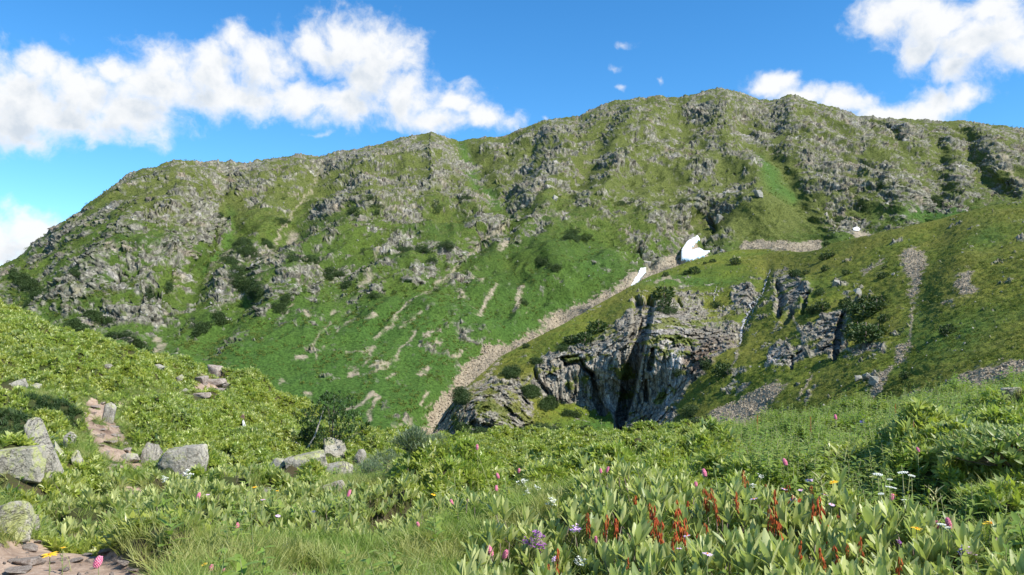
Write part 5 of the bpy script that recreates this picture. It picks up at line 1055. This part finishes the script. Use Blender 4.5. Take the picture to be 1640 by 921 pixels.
# ---------------------------------------------------------------- flowers, one thing each
def stalk(mb, base, top, rad=.0022, mi=0):
    base, top = Vector(base), Vector(top); mid = (base + top) * .5 + Vector((U(-.02, .02), U(-.02, .02), 0)); mb.tube([base, mid, top], [rad * 1.2, rad, rad * .8], 4, mi)
def head_bistort(s_):
    b = MB()
    b.ball((0, 0, 0), .42 * s_, 0, (1, 1, 2.0), 8, 6)
    for k_ in range(64):
        t = k_ / 63; a = k_ * 2.4; rr_ = .42 * math.sin(math.pi * (.12 + .8 * t)) ** .6; b.ball((math.cos(a) * rr_ * s_, math.sin(a) * rr_ * s_, (t - .5) * 1.7 * s_), .13 * s_, 0, seg=5, rings=3)
    return b.mesh('flower_head', [M_PINK])
def head_daisy(s_, petals, mat, n_=15):
    b = MB()
    for k_ in range(n_): a = k_ * 6.283 / n_; b.leaf((math.cos(a) * .12 * s_, math.sin(a) * .12 * s_, 0), radial(a, U(.0, .3)), (0, 0, 1), .45 * s_, .17 * s_, 2, .1, .2, prof=[.5, 1, .5])
    me = b.mesh('petals', [mat]); c = MB(); c.ball((0, 0, .03 * s_), .15 * s_, sq=(1, 1, .6), seg=8); return me, c.mesh('flower_centre', [M_ORC])
def head_umbel(s_, mat):
    b = MB()
    for k_ in range(26): a = k_ * 2.4; rr_ = .5 * s_ * math.sqrt(k_ / 26); b.ball((math.cos(a) * rr_, math.sin(a) * rr_, .06 * s_ * (1 - k_ / 26)), .085 * s_, sq=(1, 1, .5), seg=5, rings=3)
    return b.mesh('flower_head', [mat])
def head_cluster(s_, mat, n_=26, tall=1.0):
    b = MB()
    for k_ in range(n_):
        v = Vector((rnd.gauss(0, .3), rnd.gauss(0, .3), rnd.gauss(0, .3 * tall))) * s_ * .6
        for q in range(4): b.leaf(v, radial(q * 1.57 + U(-.4, .4), U(.1, .9)), (0, 0, 1), .17 * s_, .13 * s_, 1, .2, 0, prof=[.5, .8])
    return b.mesh('flower_head', [mat])
def head_spike(s_, mat, tall=3.0, n_=30):
    b = MB()
    for k_ in range(n_): t = k_ / n_; a = k_ * 2.4; b.ball((math.cos(a) * .22 * s_ * (1 - t * .7), math.sin(a) * .22 * s_ * (1 - t * .7), t * tall * s_), .12 * s_, seg=4, rings=3)
    return b.mesh('flower_spike', [mat])
FL = [] # px, py, kind, size px, stem px, label
def fl(*a): FL.append(a)
for px, py, s_, st, lab in [(764,716,7,60,'topmost pink bistort on a long stalk against the carpet'),(797,762,9,44,'pink bistort right below the topmost one'),(831,754,7,30,'small pink bistort beside the white blossom shrub'),(795,782,9,30,'deep pink bistort under the pair of pale stalks'),(750,798,8,24,'pale pink bistort left of the dark gap'),(723,805,9,24,'pink bistort rising from the pale shoots in the middle'),(774,803,8,18,'small magenta bistort in the dark gap'),(962,754,7,30,'left one of two pink bistorts side by side in the carpet'),(973,752,8,30,'right one of two pink bistorts side by side in the carpet'),(1257,740,9,34,'lone pink bistort over the red stalks'),(1128,757,9,30,'pink bistort at the rim of the upright leaves'),
    (559,790,9,24,'pink bistort below the lowest willow'),(318,794,9,22,'pink bistort in the pale shoots on the left'),(380,844,9,26,'salmon pink bistort in the herbs left of the centre'),(338,910,10,30,'left pink clover like flower at the lower edge'),(357,910,9,30,'right pink clover like flower at the lower edge'),(157,900,16,70,'big pink bistort in front of the lower path'),(785,882,12,46,'left one of two low pink bistorts by the purple flower'),(809,888,12,46,'right one of two low pink bistorts by the purple flower'),
    (954,864,9,30,'tiny pink bistort in the shade right of the lilac flower'),(1428,796,10,34,'pink bistort beside the small yellow flower'),(1492,843,11,34,'left bistort of the pink trio by the dark hollow'),(1500,841,10,34,'middle bistort of the pink trio by the dark hollow'),(1519,838,12,38,'right bistort of the pink trio by the dark hollow'),(1541,846,10,34,'pale pink bistort right of the pink trio'),(1114,776,9,24,'blush bistort in the leaves left of the red pair'),(402,866,7,20,'small faded bistort in the grass centre left'),(669,840,8,24,'brownish pink bistort under the pale middle shoots'),(1338,668,6,20,'small pink bistort on the right skyline'),(1470,720,6,16,'small reddish bistort in the right herbs')]: fl(px, py, 'b', s_, st, lab)
for px, py, s_, st, lab, k_ in [(1133,887,18,60,'wide lilac daisy over the grass at the lower right','l'),(1088,878,10,40,'small bright lilac daisy left of the wide one','l'),(1100,858,12,44,'pale lilac daisy under the red stalks','l'),(1207,799,14,40,'lilac daisy with yellow centre by the dark hollow','l'),(1296,769,13,40,'lilac daisy highest over the red stalks','l'),(1283,785,10,30,'faded lilac daisy under the highest one','l'),(1321,792,14,36,'flat lilac daisy beside the thick pale stem','l'),(1270,800,14,34,'double lilac daisy left on the red stalks','l'),(1256,783,11,30,'pinkish daisy left of the faded one','l'),(1332,808,10,32,'violet daisy below the flat one','l'),(333,770+22,6,20,'small lilac daisy in the left shoots','l'),(421,800,8,22,'lilac daisy over the left shoots','l'),(445,826,9,20,'white pink daisy in the dark gap of the left shoots','l'),
    (1335,772,14,60,'tall yellow daisy behind the flat lilac ones','y'),(1468,846,17,50,'orange yellow daisy in front of the hollow','y'),(1431,792,11,34,'small yellow daisy next to the pink one','y'),(1587,838,22,60,'large yellow daisy cluster in front of the black hollow','y'),(80,888,22,60,'big yellow daisy beside the lower path','y'),(101,877,9,50,'small yellow bud beside the big yellow daisy','y'),(327,904,10,30,'yellow flower in the grass at the lower edge','y'),(276,916,8,30,'orange yellow flower at the lower edge left','y'),(694,792,9,18,'orange flower in the carpet over the middle shoots','y'),(408,780,9,18,'orange flower left of the flat grey stone','y'),(444,786,6,16,'yellow flower right of the flat grey stone','y'),(1537,878,8,30,'small yellow flower below the lilac patch','y')]: fl(px, py, k_, s_, st, lab)
for px, py, s_, st, lab in [(1406,760,19,70,'white umbel standing left of the tall pale stem pair'),(1446,757,20,90,'white umbel on the tall pale stem'),(1460,762,14,80,'drooping white umbel right of the tall pale stem'),(1427,781,22,60,'broad white umbel over the pink and yellow flowers'),(1450,801,15,50,'low white umbel in front of the ferny herbs'),(1411,791,12,50,'small low white umbel left of the broad one'),(1508,840,17,40,'white umbel between the pink trio'),(1518,845,11,36,'little white umbel beside the pink trio'),(1425,768,11,60,'thin white umbel between the two tall ones')]: fl(px, py, 'u', s_, st, lab)
for px, py, s_, st, lab, k_ in [(928,903,26,40,'white flower cluster among glossy leaves at the lower edge','w'),(884,806,24,30,'white fluffy blossom right of the pale stalks','w'),(838,772,22,20,'white blossoming twig in the dark gap of the carpet','w'),(845,788,16,20,'lower white blossoming twig in the dark gap','w'),(860,782,14,20,'right white blossoming twig in the dark gap','w'),(1205,778,14,24,'whitish seed blossom in the dark hollow of the shelf','w'),(1218,764,12,24,'upper whitish seed blossom in the dark hollow of the shelf','w'),(300,762,22,12,'white flowering herb at the foot of the large boulder','w'),(265,768,16,12,'white flowering herb left below the large boulder','w'),
    (922,848,26,40,'pale lilac orchid among the near leaves','L'),(548+340,896,12,30,'small pale orchid right of the purple flower','L'),(509,849,9,30,'blue violet flower in the grass of the centre','B'),(502,820,8,26,'small blue flower above the blue violet one','B'),(1380,677,13,26,'dark blue flower spike on the right skyline herbs','B'),(1440,868,10,30,'violet flower right of the last red stalks','P'),(1545,886,24,24,'lilac thyme patch in the herbs at the lower right','L'),(1595,900,10,30,'dark violet flower at the lower right edge','P'),(1600,852,12,30,'faint pink flower right of the large yellow cluster','L')]: fl(px, py, k_, s_, st, lab)
for px, py, s_, st, lab in [(1434,655,5,40,'tall rust red sorrel on the right skyline'),(1298,672,5,36,'rust sorrel on the skyline above the smooth spur'),(1463,672,4,30,'thin red sorrel in the right herbs'),(1213,682,6,20,'orange sorrel on the skyline left of the herbs')]: fl(px, py, 's', s_, st, lab)
for (px, py, k_, wp, st, lab) in FL:
    g0, r_ = hit(px, py + st * .6, 3.2, 40, True); r_ *= .90 if k_ in 'us' and px > 1390 and k_ == 'u' else .965; hx, hy, hz = at(px, py, r_); gz = float(M_(Zg, np.array([hx]), np.array([hy]))[0]); H_ = max(.05, hz - gz); s_ = wp / F * r_
    s_ *= .8 if k_ == 'b' else (.75 if k_ in 'yul' else .9); e = empty('x', (hx, hy, gz), lab, 'flower'); b = MB(); stalk(b, (0, 0, -.03), (0, 0, H_), .0025 if r_ < 10 else .004)
    for q in range(3): b.leaf((0, 0, H_ * (.2 + .2 * q)), radial(U(0, 6), .6), (0, 0, 1), min(.09, H_ * .3), .012, 2, .1, .2)
    obj('stem', b.mesh('stem', [M_STEM]), e); tl = (U(-.5, .1), U(-.3, .3), U(0, 6)); top = (0, 0, H_)
    if k_ == 'b': e.name = 'pink_bistort'; obj('flower_head', head_bistort(s_ * .85), e, top, (U(-.4, .4), U(-.4, .4), 0), (U(.8, 1.1),) * 2 + (U(.75, 1.15),))
    elif k_ in 'ly':
        e.name = 'lilac_daisy' if k_ == 'l' else 'yellow_daisy'; pm, cm = head_daisy(s_ * 1.1, 0, M_LIL if k_ == 'l' else M_YEL); hd = obj('flower_head', pm, e, top, (U(-.1, .25), U(-.25, .3), U(-.4, .4))); obj('flower_centre', cm, hd)
    elif k_ == 'u': e.name = 'white_umbel'; obj('flower_head', head_umbel(s_, M_WHT), e, top, (U(-.1, .25), U(-.25, .25), 0))
    elif k_ == 's': e.name = 'red_sorrel'; obj('flower_spike', head_spike(s_, M_RUST, 5), e, (0, 0, H_ * .6))
    else:
        e.name = {'w': 'white_blossom', 'L': 'lilac_orchid', 'B': 'blue_flower', 'P': 'violet_flower'}[k_]; obj('flower_head', head_cluster(s_ * .9, {'w': M_WHT, 'L': M_LIL, 'B': M_BLU, 'P': M_PURP}[k_], 20), e, top)
# purple betony with several heads
g0, r_ = hit(858, 885, 3.2, 9, True); r_ *= .97; e = None
for q, (px, py, wp) in enumerate([(860,857,17),(868,861,12),(841,868,13),(846,880,15),(862,873,18),(870,875,12),(866,887,12),(849,875,11),(853,866,10)]):
    hx, hy, hz = at(px, py, r_ + U(-.05, .05))
    if e is None: gz = float(M_(Zg, np.array([hx]), np.array([hy]))[0]); e = empty('purple_betony', (hx, hy, gz), 'bushy purple flower with many heads among the near leaves', 'flower')
    p = Vector((hx, hy, hz)) - e.location; obj('flower_head', head_cluster(wp / F * r_ * 1.05, M_PURP, 16), e, p); b = MB(); stalk(b, (p.x * .3, p.y * .3, 0), p); obj('stem', b.mesh('stem', [M_STEM]), e)
# pale grass stalks
for (x0, y0, x1, y1, lab, wd) in [(806,850,766,730,'long pale grass stalk leaning left across the carpet',.004),(795,846,797,770,'upright pale stalk beside the long leaning one',.003),(888,828,872,798,'short straw stalk leaning left by the white blossom',.004),(907,858,885,825,'lower straw stalk leaning left in the herbs',.004),(1318,812,1314,766,'thick pale stem with a leafy top behind the lilac daisies',.009),(1449,850,1444,745,'tall pale stem carrying the umbels',.006),(1256,836,1228,786,'thin pale stalk crossing the red stalks',.003),(1505,870,1498,790,'thick green stem in the ferny herbs by the hollow',.009),(1470,862,1487,812,'curved green stem in front of the ferny herbs',.005),(1100,830,1088,785,'thin stalk between the red stalks and the leaves',.003),(115,915,100,880,'thin green stalk under the small yellow bud',.004),(1202,700,1190,672,'bent straw stalk on the meadow skyline',.01),(1250,704,1246,675,'thin upright stalk on the meadow skyline',.008)]:
    g0, r_ = hit(x0, y0, 3.2, 30); a = at(x0, y0, r_); c_ = at(x1, y1, r_); gz = float(M_(Zg, np.array([a[0]]), np.array([a[1]]))[0]); b = MB(); A_ = Vector((0, 0, -.02)); B_ = Vector(c_) - Vector((a[0], a[1], gz))
    b.tube([A_, A_.lerp(B_, .5) + Vector((.01, 0, .01)), B_], [wd * .6, wd * .5, wd * .3], 5)
    if wd >= .009 and x0 > 1300:
        for q in range(9): b.leaf(B_ - Vector((0, 0, .01 * q)), radial(q * 2.4, .9), (0, 0, 1), .09, .016, 2, .2, .2)
    o = obj('grass_stalk', b.mesh('grass_stalk', [M_STRAW]), None, (a[0], a[1], gz)); tag(o, lab, 'grass stalk')
